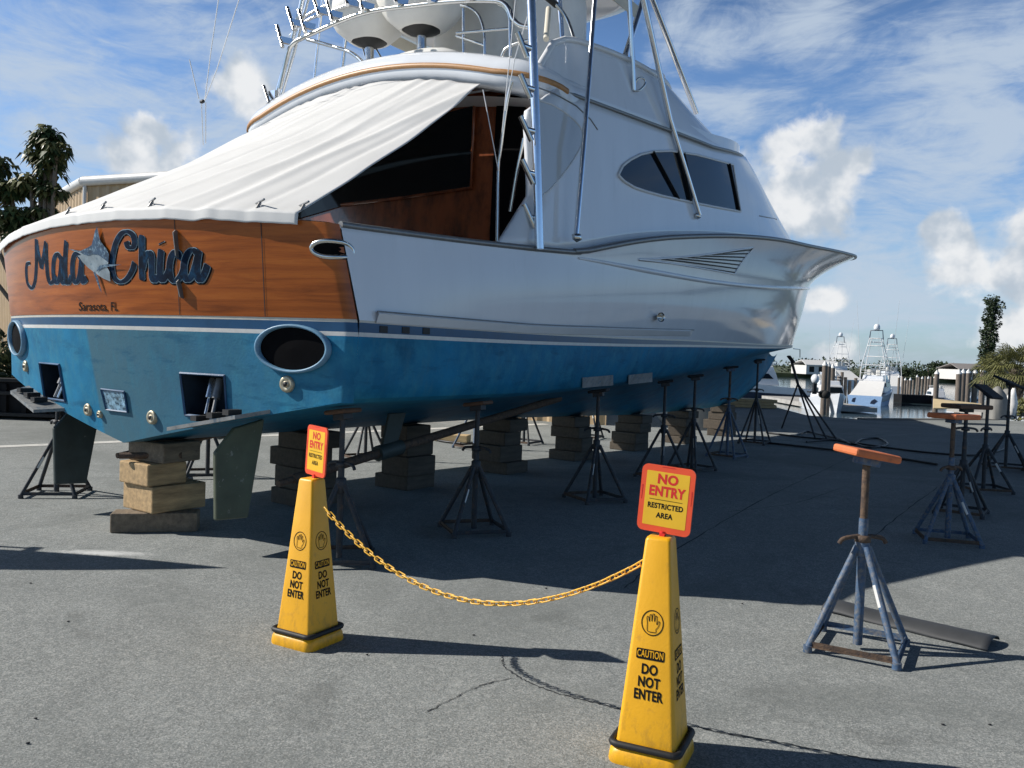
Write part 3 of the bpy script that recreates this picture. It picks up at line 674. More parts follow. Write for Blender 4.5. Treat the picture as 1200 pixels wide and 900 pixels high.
for si, st in enumerate(STROKES):
    path = smooth_path([(a, b, 0) for a, b in st], 7)
    pts = []
    for p in path:
        q, u, z = on_transom(*zpt(p.x, p.y)); pts.append((u * bb(z), z))
    for li, (key, grow, off, sh) in enumerate(layers):
        L = []; Rr = []; n = len(pts)
        for i in range(n):
            a, b = pts[max(i - 1, 0)], pts[min(i + 1, n - 1)]; dx, dz = b[0] - a[0], b[1] - a[1]; l = math.hypot(dx, dz) or 1; dx /= l; dz /= l
            hw = (.012 + .020 * abs(dz) ** 1.2 + grow) * (1.0 if si >= 9 else 1.05)
            if i in (0, n - 1): hw *= .6
            px_, pz_ = pts[i][0] + sh[0], pts[i][1] + sh[1]
            # pen held a little tilted: thick on the down strokes
            for lst, s in ((L, 1), (Rr, -1)):
                x_ = px_ - dz * hw * s; z_ = pz_ + dx * hw * s; lst.append(tsurf(x_ / bb(z_), z_, off + si * .00022))
        name_p[(key, 2 if si == 13 else int(si >= 9))].add(L + Rr, [(i, i + 1, n + i + 1, n + i) for i in range(n - 1)], 0, True)
for key, *_ in layers:
    for w in (0, 1, 2): name_p[(key, w)].build('boat_name_lettering', key, transom)
hp = MB(); vs, fs = text_geo('Sarasota, FL', 1.0, .012, .62)
w0 = min(v[0] for v in vs); w1 = max(v[0] for v in vs); h0 = min(v[1] for v in vs); h1 = max(v[1] for v in vs)
out = []
for (x, y) in vs:
    zx = 367 + (x - w0) / (w1 - w0) * 230; zy = 580 - (y - h0) / (h1 - h0) * 60; q, u, z = on_transom(*zpt(zx, zy)); out.append(tsurf(u, z, .008))
hp.add(out, fs); hp.build('home_port_lettering', 'ink', transom)
# painted marlin between the two words
def decal(name, key, zpts, off, parent=None):
    mb = MB(); P = [on_transom(*zpt(*p)) for p in zpts]; mb.add([tsurf(u, z, off) for _, u, z in P], [tuple(range(len(P)))]); return mb.build(name, key, parent or transom)
marl = decal('marlin_emblem', 'marlin_s', [(310, 209), (345, 214), (385, 222), (425, 205), (455, 190), (470, 165), (485, 160), (505, 180), (535, 205), (553, 240), (548, 290), (542, 318), (556, 345), (560, 400), (520, 384), (470, 350), (430, 320), (400, 290), (380, 262), (368, 250), (392, 246), (372, 232)], .020)
decal('marlin_back', 'marlin_b', [(310, 209), (385, 222), (425, 205), (452, 188), (462, 150), (472, 105), (484, 80), (492, 120), (503, 165), (530, 200), (553, 240), (549, 288), (522, 268), (492, 246), (458, 242), (430, 250), (400, 240), (385, 230)], .022, marl)
decal('marlin_fin', 'marlin_b', [(470, 345), (486, 372), (500, 420), (511, 468), (496, 440), (480, 395), (462, 348)], .022, marl)
decal('marlin_fin', 'marlin_b', [(500, 308), (540, 300), (630, 302), (560, 314), (520, 320), (480, 345)], .024, marl)

# --- exhaust outlets at the corners
for sgn in (-1, 1):
    ex, ez, ea, eb = sgn * .815, 1.622, .290, .165
    def ep(a, k, off): return tsurf(max(-1, min(1, ex + ea * k * math.cos(a) / 2.45)), ez + eb * k * math.sin(a), off)
    def rp(a):
        return ep(a, 1.0, .0)
    col_ = MB(); n = 40
    def ringp(i, j):
        a = 2 * math.pi * i; q = 2 * math.pi * j
        return ep(a, 1.0 + .075 * math.cos(q), .014 + .034 * math.sin(q))
    col_.grid(ringp, n, 8, closeu=True); ob = col_.build('exhaust_outlet', 'collar', boat) if 'collar' in MT else None
    if ob is None:
        MT['collar'] = mat('blue_grey_exhaust_collar', (.13, .27, .40), .45, var=.25, vscale=6); ob = col_.build('exhaust_outlet', 'collar', boat)
    bo = MB(); bo.grid(lambda i, j: ep(2 * math.pi * i, j * .96, .010 + .012 * (1 - j)), 36, 4, closeu=True); bo.build('dark_bore_disc', 'dark', ob)  # dark disc on the uncut hull stands for the pipe's shaded hollow
# --- trim-tab pockets, tabs, rams
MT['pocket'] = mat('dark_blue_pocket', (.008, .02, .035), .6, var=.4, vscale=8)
for sgn in (-1, 1):
    pk = MB(); u0, u1 = .37 * sgn, .56 * sgn
    fr_ = [tsurf(u0, pocket_z0), tsurf(u1, pocket_z0), tsurf(u1, pocket_z1), tsurf(u0, pocket_z1)]; bk = [p + Vector((0, .28, 0)) for p in fr_]
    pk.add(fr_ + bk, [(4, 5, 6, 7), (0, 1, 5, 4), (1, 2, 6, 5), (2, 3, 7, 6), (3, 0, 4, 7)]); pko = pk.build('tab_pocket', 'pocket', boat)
    rim = MB(); loop = [tsurf(u, z, .006) for u, z in ((u0, pocket_z0), (u1, pocket_z0), (u1, pocket_z1), (u0, pocket_z1), (u0, pocket_z0))]; rim.tube(loop, .012, 4, smooth=False); rim.build('pocket_rim', 'blue_band', pko)
    for k in (.40, .56):
        um = u0 + (u1 - u0) * (k - .06); rm = MB(); a = tsurf(um, 1.36) + Vector((0, .16, 0)); b = tsurf(um + .02 * sgn, 1.09) + Vector((0, .02, 0)); mid_ = a.lerp(b, .55)
        rm.tube([a, mid_], .035, 10); rm.tube([mid_, b], .016, 8); rm.build('tab_ram', 'steel' if k < .5 else 'railgrey', pko)
    tb = MB(); xa, xb = .95, 1.78
    def tbp(x, y, dz): return Vector((x * sgn, y, zbot(x / 2.45) + .015 + dz))
    ya, yb = tsurf(xa / 2.43, 1.0).y + .01, tsurf(xb / 2.43, 1.1).y + .01
    tb.add([tbp(xa, ya, 0), tbp(xb, yb, 0), tbp(xb - .12, yb - .24, -.02), tbp(xa + .05, ya - .26, -.02)] + [tbp(xa, ya, .028), tbp(xb, yb, .028), tbp(xb - .12, yb - .24, .008), tbp(xa + .05, ya - .26, .008)],
           [(3, 2, 1, 0), (4, 5, 6, 7), (0, 1, 5, 4), (1, 2, 6, 5), (2, 3, 7, 6), (3, 0, 4, 7)])
    MT.setdefault('tabgrey', mat('grey_trim_tab', (.22, .23, .23), .6, var=.3, vscale=7, col2=(.06, .10, .14), c2=(.5, .65)))
    tbo = tb.build('trim_tab', 'tabgrey', boat)
    for k in (.3, .5, .7):
        lug = MB(); lug.box(tbp(xa + (xb - xa) * k, ya + (yb - ya) * k - .14, .045), (.07, .12, .04)); lug.build('hinge_lug', 'black_gap', tbo)
    # rudders, struts, shafts
    rx = 1.2 * sgn; rd = MB()
    top = 1.0
    prof = [(-.30, .36 + .0), (-.30, .80), (-.20, .93), (.14, 1.0), (.50, 1.02), (.36, .27), (.34, .26)]
    pts = [Vector((rx - .022, y, z)) for y, z in ((-.17, .27), (-.19, .80), (-.02, .98), (.27, 1.04), (.25, .92), (.13, .25))]
    rd.prism(pts, (.044, 0, 0)); rd.build('rudder', 'rudder_ol' if sgn > 0 else 'rudder', boat, bevel=.012)
    sh = MB()
    a = on(326, 567, 0, 1.2); b = Vector((1.2, 4.9, hb(1.2, 4.9) + .03)); a.x *= sgn; b.x *= sgn
    sh.tube([a, a + (b - a) * .035], .028, 10); sh.tube([a + (b - a) * .035, b], .045, 12); sh.build('propeller_shaft', 'rust', boat)
    s_ = MB(); c_ = a + (b - a) * .30
    s_.tube([c_ - (b - a).normalized() * .16, c_ + (b - a).normalized() * .16], .075, 14)
    s_.prism([(c_.x - .015, c_.y - .10, c_.z + .04), (c_.x - .015, c_.y + .10, c_.z + .04), (c_.x - .015, c_.y + .22, hb(1.2, 2) + .02), (c_.x - .015, c_.y - .02, hb(1.2, 2) + .02)], (.03, 0, 0))
    s_.build('shaft_strut', 'rudder', boat, bevel=.006)
# --- through-hull fittings on the transom
for (px, py, r) in ((104, 480, .055), (118, 485.5, .033), (179, 489, .058), (337, 450, .062), (31, 429, .055)):
    p, u, z = on_transom(px, py); n_ = (tsurf(u, z, .1) - p).normalized(); f_ = MB()
    f_.lathe(p, [(0, .03), (r * .35, .03), (r * .38, .012), (r * .55, .022), (r * .9, .022), (r, .012), (r * 1.02, -.01)], 20, axis=n_)
    fo = f_.build('drain_fitting', 'bronze', boat); f2 = MB(); f2.lathe(p, [(0, .034), (r * .30, .033), (r * .31, .02)], 14, axis=n_); f2.build('fitting_core', 'black_gap', fo)
bx_ = MB(); P = [on_transom(*q) for q in ((120, 456), (147, 459), (151, 483), (126, 480))]
bx_.add([tsurf(u, z, .008) for _, u, z in P], [(0, 1, 2, 3)]); MT['stick'] = mat('worn_silver_sticker', (.22, .38, .5), .4, var=.8, vscale=16, col2=(.02, .06, .1), c2=(.5, .6)); so_ = bx_.build('transom_sticker', 'stick', boat)
br_ = MB(); br_.tube([tsurf(u, z, .012) for _, u, z in P + P[:1]], .009, 4, smooth=False); br_.build('sticker_frame', 'blue_band', so_)

# --- mouldings along the side
def side_x(y, z):
    z0, z1 = interp(PZ, y) + band(y) + .017, interp(NZ, y); k = min(1, max(0, (z - z0) / max(.01, z1 - z0)))
    return interp(PX, y) + .004 + (interp(NX, y) - interp(PX, y)) * k + .035 * math.sin(math.pi * k)
for sgn in (1, -1):
    st_ = MB(); yy = [.22 + 6.1 * i / 40 for i in range(41)]
    def stz(y): return interp([(0, 1.90), (2, 1.905), (3.6, 1.945), (6.4, 2.035)], y)
    prof = [(-.005, .010), (.020, .007), (.030, -.003), (.028, -.012), (.010, -.068), (-.005, -.075)]
    def sp(u, v): y = .22 + 6.1 * u; i = min(4, int(v * 5)); f = v * 5 - i; a, b = prof[i], prof[i + 1]; o_ = (a[0] + (b[0] - a[0]) * f, a[1] + (b[1] - a[1]) * f); tap = min(1, (1 - u) * 30) ; z = stz(y) + o_[1]; return Vector((sgn * (side_x(y, z) + o_[0] * tap), y, z))
    st_.grid(sp, 40, 5, smooth=False); st_.build('spray_rail', 'gel_matt', boat)
    gr_ = MB(); gr_.tube([(sgn * (side_x(y, stz(y)) + .016), y, stz(y) + .012) for y in yy], .007, 6); gr_.build('rail_insert', 'railgrey', boat)
    kn = MB(); kn.tube([(sgn * (interp(NX, y) + .004), y, interp(NZ, y)) for y in [3 + 15.2 * i / 60 for i in range(61)]], [.012 + .018 * min(1, i / 6) for i in range(61)], 8); kn.build('knuckle_moulding', 'gel', boat)
    rr_ = MB()
    ys_ = [-.05 + 3.07 * i / 24 for i in range(25)]
    rr_.tube([(sgn * (interp(SX, y) + .002), y, interp(SZ, y) + .004) for y in ys_], .026, 8); rr_.build('gunwale_rail', 'railgrey', boat)
    rr_ = MB(); ys_ = [2.9 + 15.9 * i / 60 for i in range(61)]
    rr_.tube([(sgn * (interp(SX, y) + .004), y, interp(SZ, y) + .01) for y in ys_], .030, 8); rr_.build('bow_rub_rail', 'railgrey', boat)
    # engine-room vent: slats set in the flare
    def flp(y, k):
        # point on flare at y and k
        a = Vector((interp(NX, y), y, interp(NZ, y))); b = Vector((interp(SX, y), y, interp(SZ, y)))
        return Vector((sgn * (a.x + (b.x - a.x) * k ** 1.7), y, a.z + (b.z - a.z) * k))
    def flare_px(px, py):
        x = 2.55
        for _ in range(12):
            p = on(px, py, 0, x); k = (p.z - interp(NZ, p.y)) / max(.02, interp(SZ, p.y) - interp(NZ, p.y)); k = min(1, max(0, k)); x = interp(NX, p.y) + (interp(SX, p.y) - interp(NX, p.y)) * k ** 1.7
        return p.y, k
    y0, k0 = flare_px(748, 304); y1, k1 = flare_px(882, 290); y2, k2 = flare_px(860, 321)
    vt = MB()
    for i in range(7):
        f = (i + .5) / 7
        ya_ = y0 + (y1 - y0) * (1 - f) * .62 + .0; yb_ = y1 + (y2 - y1) * f
        ka = k0 + (k1 - k0) * 0; kb = k1 + (k2 - k1) * f
        # left ends step along the line from the tip to the top right corner
        la = (y0 + (y1 - y0) * .75 * (1 - f)); lk = k0 + (k1 - k0) * .75 * (1 - f) + .0
        if i == 6: la, lk = y0, k0
        top_ = [flp(la + (yb_ - la) * j / 10, lk + (kb - lk) * j / 10) for j in range(11)]
        outv = Vector((sgn * .012, 0, 0)); dn = Vector((-sgn * .005, 0, -.017))
        vt.add([p + outv for p in top_] + [p + dn + outv for p in top_], [(j, j + 1, 12 + j, 11 + j) for j in range(10)])
    vt.build('engine_vent', 'black_gap', boat)
    fr2 = MB(); tri = [flp(y0 + (y1 - y0) * j / 8, k0 + (k1 - k0) * j / 8) for j in range(9)] + [flp(y1 + (y2 - y1) * j / 4, k1 + (k2 - k1) * j / 4) for j in range(1, 5)] + [flp(y2 + (y0 - y2) * j / 8, k2 + (k0 - k2) * j / 8) for j in range(1, 9)]
    fr2.tube([p + Vector((sgn * .006, 0, 0)) for p in tri], .012, 5); fr2.build('vent_frame', 'gel', boat)
# scuppers and side outlets
for px, py in ((449, 386), (475, 387), (499, 388)):
    p = on(px, py, 0, 2.46); s_ = MB(); x_ = interp(PX, p.y) + .003
    s_.box((x_, p.y, p.z), (.012, .085, .05)); s_.build('scupper', 'black_gap', boat, bevel=.004)
p = on(765, 372, 0, 2.42); hs = MB(); hs.lathe((side_x(p.y, p.z), p.y, p.z), [(.03, 0), (.035, .05), (.055, .10), (.058, .10), (.05, .085), (.02, .03), (0, .03)], 16, axis=Vector((.8, -.5, 0))); hs.build('side_outlet', 'steel', boat)
for (a, b) in (((682, 441), (718, 453)), ((736, 438), (764, 449))):
    MT.setdefault('patch', mat('grey_primer_patch', (.26, .27, .27), .8, var=.25, vscale=10, col2=(.06, .16, .25), c2=(.55, .66)))
    pm = MB()
    def pp(u, v):
        q = on(a[0] + (b[0] - a[0]) * u, a[1] + (b[1] - a[1]) * v + (u - .5) * -3, 0, 2.25); x = 2.25
        for _ in range(6):
            k = min(1, max(0, (q.z - interp(CZT, q.y)) / (interp(PZ, q.y) - interp(CZT, q.y)))); x = interp(CXT, q.y) + (interp(PX, q.y) - interp(CXT, q.y)) * k + .03 * math.sin(math.pi * k)
            q = on(a[0] + (b[0] - a[0]) * u, a[1] + (b[1] - a[1]) * v + (u - .5) * -3, 0, x)
        return q + Vector((.006, 0, 0))
    pm.grid(pp, 6, 3); pm.build('repair_patch', 'patch', boat)
# hawse opening on the corner
hw = MB()
def corner(s, z):
    if s < 0:
        return tsurf(max(-1, 1 + s / 2.45), z, .012)
    y_ = CR + yo(z) + s; return Vector((interp(SX, y_) + .022, y_, z))
hz = on_transom(388, 292)[2]
hw.tube([corner(-.055 + .135 * math.cos(2 * math.pi * k / 32), hz + .056 * math.sin(2 * math.pi * k / 32)) for k in range(33)], .019, 8); hwo = hw.build('hawse_ring', 'steel', boat)
hi = MB(); hi.grid(lambda i, j: corner(-.055 + .13 * j * math.cos(2 * math.pi * i), hz + .05 * j * math.sin(2 * math.pi * i)), 28, 3, closeu=True); hi.build('hawse_opening', 'dark', hwo)

# --- cabin
def zbase(y): return interp(SZ, y) + (.03 if y > 3 else .0)
def ztopc(y): return 4.23 + (min(y, 7.0) - 2.63) * .083 + max(0, min(y, 9.7) - 7.0) * .165
def hx(y, z):
    zb_, zt = zbase(y), ztopc(y); v = min(1, max(0, (z - zb_) / (zt - zb_))); zn = 3.7 + .95 * v
    ys_ = 8.0 - (zn - 3); yf = 16.0 - (zn - 3.6) * 4.2; w_ = house_w(z)
    if y <= ys_: return w_
    if y >= yf: return 0.0
    return w_ * (1 - ((y - ys_) / (yf - ys_)) ** 2.2) ** (1 / 2.2)
def cabin_side(sgn):
    def f(u, v):
        zn = 3.7 + .95 * v; yf = 16.0 - (zn - 3.6) * 4.2
        za = 2.6 + 1.5 * v; ya = 1.72 + (2.27 - 1.72) * min(1, max(0, (za - 2.6) / .48)) + .55 * max(0, (v - .80) / .20)
        y = ya + (yf - ya) * (1 - (1 - u) ** 2.0); zb_, zt = zbase(y), ztopc(y); z = zb_ + (zt - zb_) * v
        return Vector((sgn * hx(y, z), y, z))
    return f
cb_ = MB()
for sgn in (1, -1): cb_.grid(cabin_side(sgn), 60, 16)
cabin = cb_.build('cabin', 'gel', boat, weld=True); sl = cabin.modifiers.new('solid', 'SOLIDIFY'); sl.thickness = .05; sl.offset = -1
def cab_px(px, py, off=0.0):
    x = 2.35
    for _ in range(14):
        p = on(px, py, 0, x); x = hx(p.y, p.z)
    return Vector((x + off, p.y, p.z))
def polyline_at(pl_, t):
    d = [0]
    for a, b in zip(pl_[:-1], pl_[1:]): d.append(d[-1] + math.dist(a, b))
    s = t * d[-1]
    for i in range(len(pl_) - 1):
        if s <= d[i + 1] + 1e-9:
            f = (s - d[i]) / max(1e-9, d[i + 1] - d[i]); return (pl_[i][0] + (pl_[i + 1][0] - pl_[i][0]) * f, pl_[i][1] + (pl_[i + 1][1] - pl_[i][1]) * f)
    return pl_[-1]
def cab_panel(name, top, bot, key, off, parent, nu=20, nv=6, mirror=True):
    for sgn in ((1, -1) if mirror else (1,)):
        mb = MB()
        def f(u, v):
            a, b = polyline_at(top, u), polyline_at(bot, u); p = cab_px(a[0] + (b[0] - a[0]) * v, a[1] + (b[1] - a[1]) * v, off); p.x *= sgn; return p
        mb.grid(f, nu, nv); ob = mb.build(name, key, parent)
        if sgn == 1: first = ob
    return first
wt_ = [(724, 204), (729, 194), (738, 187), (750, 181), (766, 177.5), (785, 177), (815, 181.5), (858, 193)]
wb_ = [(724, 206), (731, 213), (742, 219.5), (755, 224), (775, 229.5), (800, 235), (835, 242), (867, 248)]
win = cab_panel('side_window', wt_, wb_, 'glass', .014, cabin)
for sgn in (1, -1):
    wf = MB(); loop = wt_ + wb_[::-1] + [wt_[0]]; L = []
    for i in range(len(loop) - 1):
        for k in range(4):
            a, b = loop[i], loop[i + 1]; p = cab_px(a[0] + (b[0] - a[0]) * k / 4, a[1] + (b[1] - a[1]) * k / 4, .012); p.x *= sgn; L.append(p)
    L.append(L[0]); wf.tube(L, .016, 6); wf.build('window_frame', 'gel_matt', cabin)
    for a, b, r in (((763, 178), (793, 233), .03), ((794, 178), (807, 236), .035), ((800, 179), (812, 237), .02), ((853, 192), (864, 247), .03)):
        mm = MB(); pa, pb = cab_px(*a, .016), cab_px(*b, .016); pa.x *= sgn; pb.x *= sgn; mm.bar(pa, pb, r * 2, .012); mm.build('window_mullion', 'black_gap', cabin)
    se = MB(); L = [cab_px(890, 253, .003), cab_px(900, 255, .003), cab_px(910, 257, .003)]
    for q in L: q.x *= sgn
    se.tube(L, .008, 5); se.build('panel_seam', 'railgrey', cabin)
lt = [(629, 117), (645, 122), (660, 131), (672, 141), (680, 150), (683, 160)]; lb = [(629, 234), (642, 224), (656, 208), (670, 189), (679, 174), (683, 162)]
cab_panel('curtain_panel', lt, lb, 'cleargl', .012, cabin, 14, 10)
fr3 = MB(); L = [cab_px(*polyline_at(lt, k / 16), .01) for k in range(17)] + [cab_px(*polyline_at(lb[::-1], k / 16), .01) for k in range(17)]; fr3.tube(L, .012, 6); fr3.build('curtain_frame', 'gel_matt', cabin)
lt2 = [(628, 102), (650, 110), (675, 124), (692, 140), (700, 152)]; gr2 = MB(); gr2.tube([cab_px(*polyline_at(lt2, k / 12), .002) for k in range(13)], .008, 5); gr2.build('panel_seam', 'railgrey', cabin)
# cockpit bulkhead
bk = MB(); bk.box((-.1, 3.04, 3.0), (4.4, .06, 3.0)); bko = bk.build('cockpit_bulkhead', 'brown', cabin)
def y3(px, py, y=2.995): return on(px, py, 1, y)
def flat(name, key, pts, y, parent, thick=.008): mb = MB(); mb.prism([y3(*p, y) for p in pts], (0, -thick, 0)); return mb.build(name, key, parent)
flat('saloon_window', 'glass', [(330, 262), (380, 180), (460, 150), (555, 124), (551, 219), (470, 231), (420, 236)], 2.998, bko)
mb = MB(); mb.tube([y3(*p, 2.985) for p in ((556, 122), (552, 220), (470, 232), (400, 240))], .02, 6); mb.build('window_frame', 'brown', bko)
flat('saloon_door', 'dark', [(583, 112), (616, 108), (619, 262), (574, 284), (578, 200)], 2.985, bko)
for pl_ in ([(600, 96), (594, 120), (586, 180), (584, 200), (583, 288)], [(614, 162), (606, 200), (598, 248)]):
    mb = MB(); mb.tube(smooth_path([y3(*p, 2.45) for p in pl_], 5), .018, 8); mb.build('grab_pole', 'steel', cabin)
bar_ = MB(); bar_.tube([y3(*p, 2.7) for p in ((530, 112), (620, 98))], .012, 6); bar_.build('overhead_rail', 'railgrey', cabin)

# --- brow (flybridge deck edge) with teak strip
def half_outline():
    pts = []; wv, ysv, yfv = 2.29, 6.15, 11.15
    for i in range(26):
        a = i / 25 * math.pi / 2; x = wv * math.sin(a) ** .91 if a else 0.0; y = ysv + (yfv - ysv) * math.cos(a) ** .91 if i < 25 else ysv
        pts.append((x, y, ztopc(y)))
    for i in range(1, 15): y = ysv + (3.0 - ysv) * i / 14; pts.append((wv, y, ztopc(y)))
    n = 8
    for i in range(1, n + 1):
        a = i / n * math.pi / 2; x = 1.75 + (wv - 1.75) * math.cos(a); y = 3.0 - .45 * math.sin(a); pts.append((x, y, ztopc(3.0) + .15 * (i / n) ** 1.1))
    for i in range(1, 13): x = 1.75 * (1 - i / 12); pts.append((x, 2.55 - .05 * (1 - (x / 1.75) ** 2), 4.41 + .25 * (1 - (x / 1.75) ** 2)))
    return pts
HO = half_outline(); OUT = HO + [(-x, y, z) for x, y, z in HO[-2:0:-1]]
def ringband(prof, keep=None):
    mb = MB(); n = len(OUT); rows = []
    for i in range(n):
        a, b = Vector(OUT[i - 1]), Vector(OUT[(i + 1) % n]); d = b - a; nv = Vector((-d.y, d.x, 0)).normalized(); c = Vector(OUT[i])
        if nv.dot(Vector((c.x, c.y - 5.5, 0))) < 0: nv = -nv
        kq = 1.0 if keep is not None and keep(99) else min(1, max(0, 1 - (c.y - 2.9) / 1.1)); kq = kq * kq * (3 - 2 * kq); rows.append([c + nv * (o * kq - .07 * (1 - kq)) + Vector((0, 0, z)) for o, z in prof])
    W = len(prof); V = [p for r in rows for p in r]; Fs = [(i * W + j, ((i + 1) % n) * W + j, ((i + 1) % n) * W + j + 1, i * W + j + 1) for i in range(n) for j in range(W - 1) if keep is None or keep(OUT[i][1])]
    used = sorted({a for f in Fs for a in f}); mp_ = {a: k for k, a in enumerate(used)}
    mb.add([V[a] for a in used], [[mp_[a] for a in f] for f in Fs], 0, True)
    return mb
brow = ringband([(-.35, -.13), (-.06, -.15), (.0, -.13), (.025, -.07), (.03, -.025), (.03, .025), (.02, .08), (-.03, .15), (-.12, .19), (-.3, .20)]).build('flybridge_deck_edge', 'gel', boat)
ringband([(.02, -.028), (.045, -.024), (.05, 0), (.045, .024), (.02, .028)], lambda y: y <= 3.0).build('teak_strip', 'teak', brow)
ringband([(-.08, -.024), (.014, -.018), (.026, 0), (.014, .018), (-.08, .024)], lambda y: y > 3.0).build('shaded_teak_trim', 'railgrey', brow)  # side run of the teak strip, its shade put into a grey colour
fd = MB()
def fdp(u, v):
    y = 2.56 + (10.1 - 2.56) * v; cand = [p for p in HO]; xs_ = 0.0
    for a, b in zip(HO[:-1], HO[1:]):
        if (a[1] - y) * (b[1] - y) <= 0 and a[1] != b[1]: f = (y - a[1]) / (b[1] - a[1]); xs_ = max(xs_, a[0] + (b[0] - a[0]) * f)
    s = 2 * u - 1; zed = ztopc(max(3, y)); zc = max(zed, 4.66) if y < 4 else zed + .08
    return Vector(((xs_ - .25) * s, y, zed + .17 + (zc - zed) * (1 - s * s)))
fd.grid(fdp, 10, 24); fd.build('flybridge_deck', 'gel_matt', boat)
un = MB(); un.grid(lambda u, v: Vector((-2.1 + 4.2 * u, 2.6 + .5 * v, 4.12 + .22 * (1 - (2 * u - 1) ** 2))), 8, 2); un.build('overhang_ceiling', 'gel_matt', boat)

# --- flybridge coaming
CT = [(2.75, 4.47), (2.95, 4.74), (3.3, 4.90), (3.8, 4.99), (4.5, 5.08), (5.2, 5.14), (6.2, 5.26), (7.3, 5.38)]
def coam(sgn):
    def f(u, v):
        yfb, yft = 11.15, 7.9; ysb, yst = 6.15, 4.7; yf = yfb + (yft - yfb) * v; ys_ = ysb + (yst - ysb) * v
        y = 2.75 + (yf - 2.75) * (1 - (1 - u) ** 2); w_ = 2.265 - .13 * v
        x = w_ if y <= ys_ else w_ * max(0, 1 - ((y - ys_) / (yf - ys_)) ** 2.1) ** (1 / 2.1)
        z0 = ztopc(y) + .002; z1 = max(z0 + .02, interp(CT, y)); return Vector((sgn * x, y, z0 + (z1 - z0) * v))
    return f
co = MB()
for sgn in (1, -1): co.grid(coam(sgn), 44, 8)
coo = co.build('flybridge_coaming', 'gel', boat, weld=True); sl = coo.modifiers.new('solid', 'SOLIDIFY'); sl.thickness = .06; sl.offset = -1
cp = MB(); cp.tube([coam(1)(k / 44, 1) for k in range(45)] + [coam(-1)(1 - k / 44, 1) for k in range(1, 45)], .035, 8); cp.build('coaming_cap', 'gel_matt', coo)
# windscreen band above the coaming
ws = MB()
for sgn in (1, -1):
    ws.grid(lambda u, v: coam(sgn)(.30 + .70 * u, 1) + Vector((-sgn * .03, -.05 * v - .02, .03 + .13 * v * math.sin(math.pi * min(1, u * 1.6 + .05)))), 24, 2)
ws.build('low_windscreen', 'cleargl', coo)

# --- tower and pipework
def pipe(name, key, pts, r, parent=boat, n=10, sm=0):
    mb = MB(); P = smooth_path(pts, sm) if sm else pts; mb.tube(P, r, n); return mb.build(name, key, parent)
def X(px, py, x): return on(px, py, 0, x)
def Y(px, py, y): return on(px, py, 1, y)
post = pipe('rod_holder_post', 'metal', [X(632, 292, 2.54), X(628, 150, 2.46), X(622, -10, 2.30), X(616, -120, 2.2)], .042)
for a, b in (((606.7, 38), (618, 67)), ((610, 87), (621.7, 115)), ((610, 136), (623, 165)), ((611.7, 187), (625, 215)), ((614, 239), (626.7, 267))):
    pa, pb = X(*a, 2.42), X(*b, 2.48); rh = MB(); rh.tube([pa, pb], .026, 10); rho = rh.build('rod_holder', 'steel', post)
    c_ = pa.lerp(pb, .55); q = MB(); q.tube([c_, c_ + Vector((.02, .08, 0))], .03, 8); q.build('holder_bracket', 'metal', rho)
pipe('tower_leg', 'metal', [X(675, 279, 2.56), X(684, 170, 2.50), X(699, -30, 2.2), X(706, -120, 2.1)], .026)
ft = MB(); ft.blob(X(676, 278, 2.56), (.05, .07, .05), 1); ft.build('leg_foot', 'steel', boat)
pipe('tower_leg', 'metal', [cab_px(815, 252, .05), X(785, 140, 2.3), X(750, -20, 2.2), X(728, -120, 2.1)], .034)
ft = MB(); ft.blob(cab_px(815, 253, .03), (.04, .07, .05), 1); ft.build('leg_foot', 'steel', boat)
pipe('tower_leg', 'metal', [X(743, 106, 2.22), X(738, 0, 2.2), X(733, -120, 2.15)], .026)
pipe('tower_leg', 'metal', [X(816, 132, 1.55), X(765, 0, 1.65), X(725, -110, 1.7)], .04)
pipe('tower_leg', 'metal', [X(733, 64, 2.0), X(744, 30, 2.0), X(760, -20, 2.0)], .034)
pipe('rail_loop', 'steel', [X(742, 106, 2.22), X(749, 106, 2.26), X(756, 98, 2.28), X(754, 92, 2.27), X(748, 92, 2.25), X(744, 98, 2.22)], .012, sm=5)
pipe('curved_rail', 'steel', [X(672, 44, 2.1), X(664, 22, 2.0), X(650, 4, 1.9), X(630, -10, 1.8)], .02, sm=6)
gm = MB(); gm.tube([X(652, 6, 1.9), X(640, -4, 1.86)], .035, 10); gm.build('rail_grip', 'black_gap', boat)
# rocket-launcher rack along the aft edge of the flybridge
RK = [(328, 104), (332, 85), (338, 60), (345, 50), (356, 44), (390, 28.5), (420, 17), (450, 10.5), (480, 7), (515, 3), (546, 1), (575, 1), (588, 3), (596, 10), (601, 22), (610, 30), (620, 32)]
rack = pipe('rocket_launcher', 'steel', [Y(*p, 2.68) for p in RK], .026, sm=4)
pipe('rack_rail', 'metal', [Y(*p, 2.86) for p in ((340, 42), (360, 24), (385, 14), (410, 5), (440, -3), (500, -9), (590, -8))], .018, rack, sm=4)
pipe('rack_rail', 'metal', [Y(*p, 2.95) for p in ((354, 22), (372, 11), (400, 0), (440, -12), (500, -18))], .018, rack, sm=4)
for a, b in (((324.5, 30), (331, 55)), ((336.5, 9), (344.5, 35)), ((350, 12), (358, 38)), ((367, -3), (374, 19)), ((382, -2), (389.5, 25)), ((404, -6), (407, 6)), ((421, -8), (425, 13)), ((461, -8), (464, 4)), ((500, -10), (503, 2)), ((545, -14), (548, 0))):
    pa, pb = Y(*a, 2.66), Y(*b, 2.60); rh = MB(); rh.tube([pa, pb], .024, 10); rho = rh.build('rod_holder', 'steel', rack); c_ = pa.lerp(pb, .65); q = MB(); q.bar(c_, c_ + Vector((.10, .10, -.02)), .05, .07); q.build('holder_bracket', 'metal', rho)
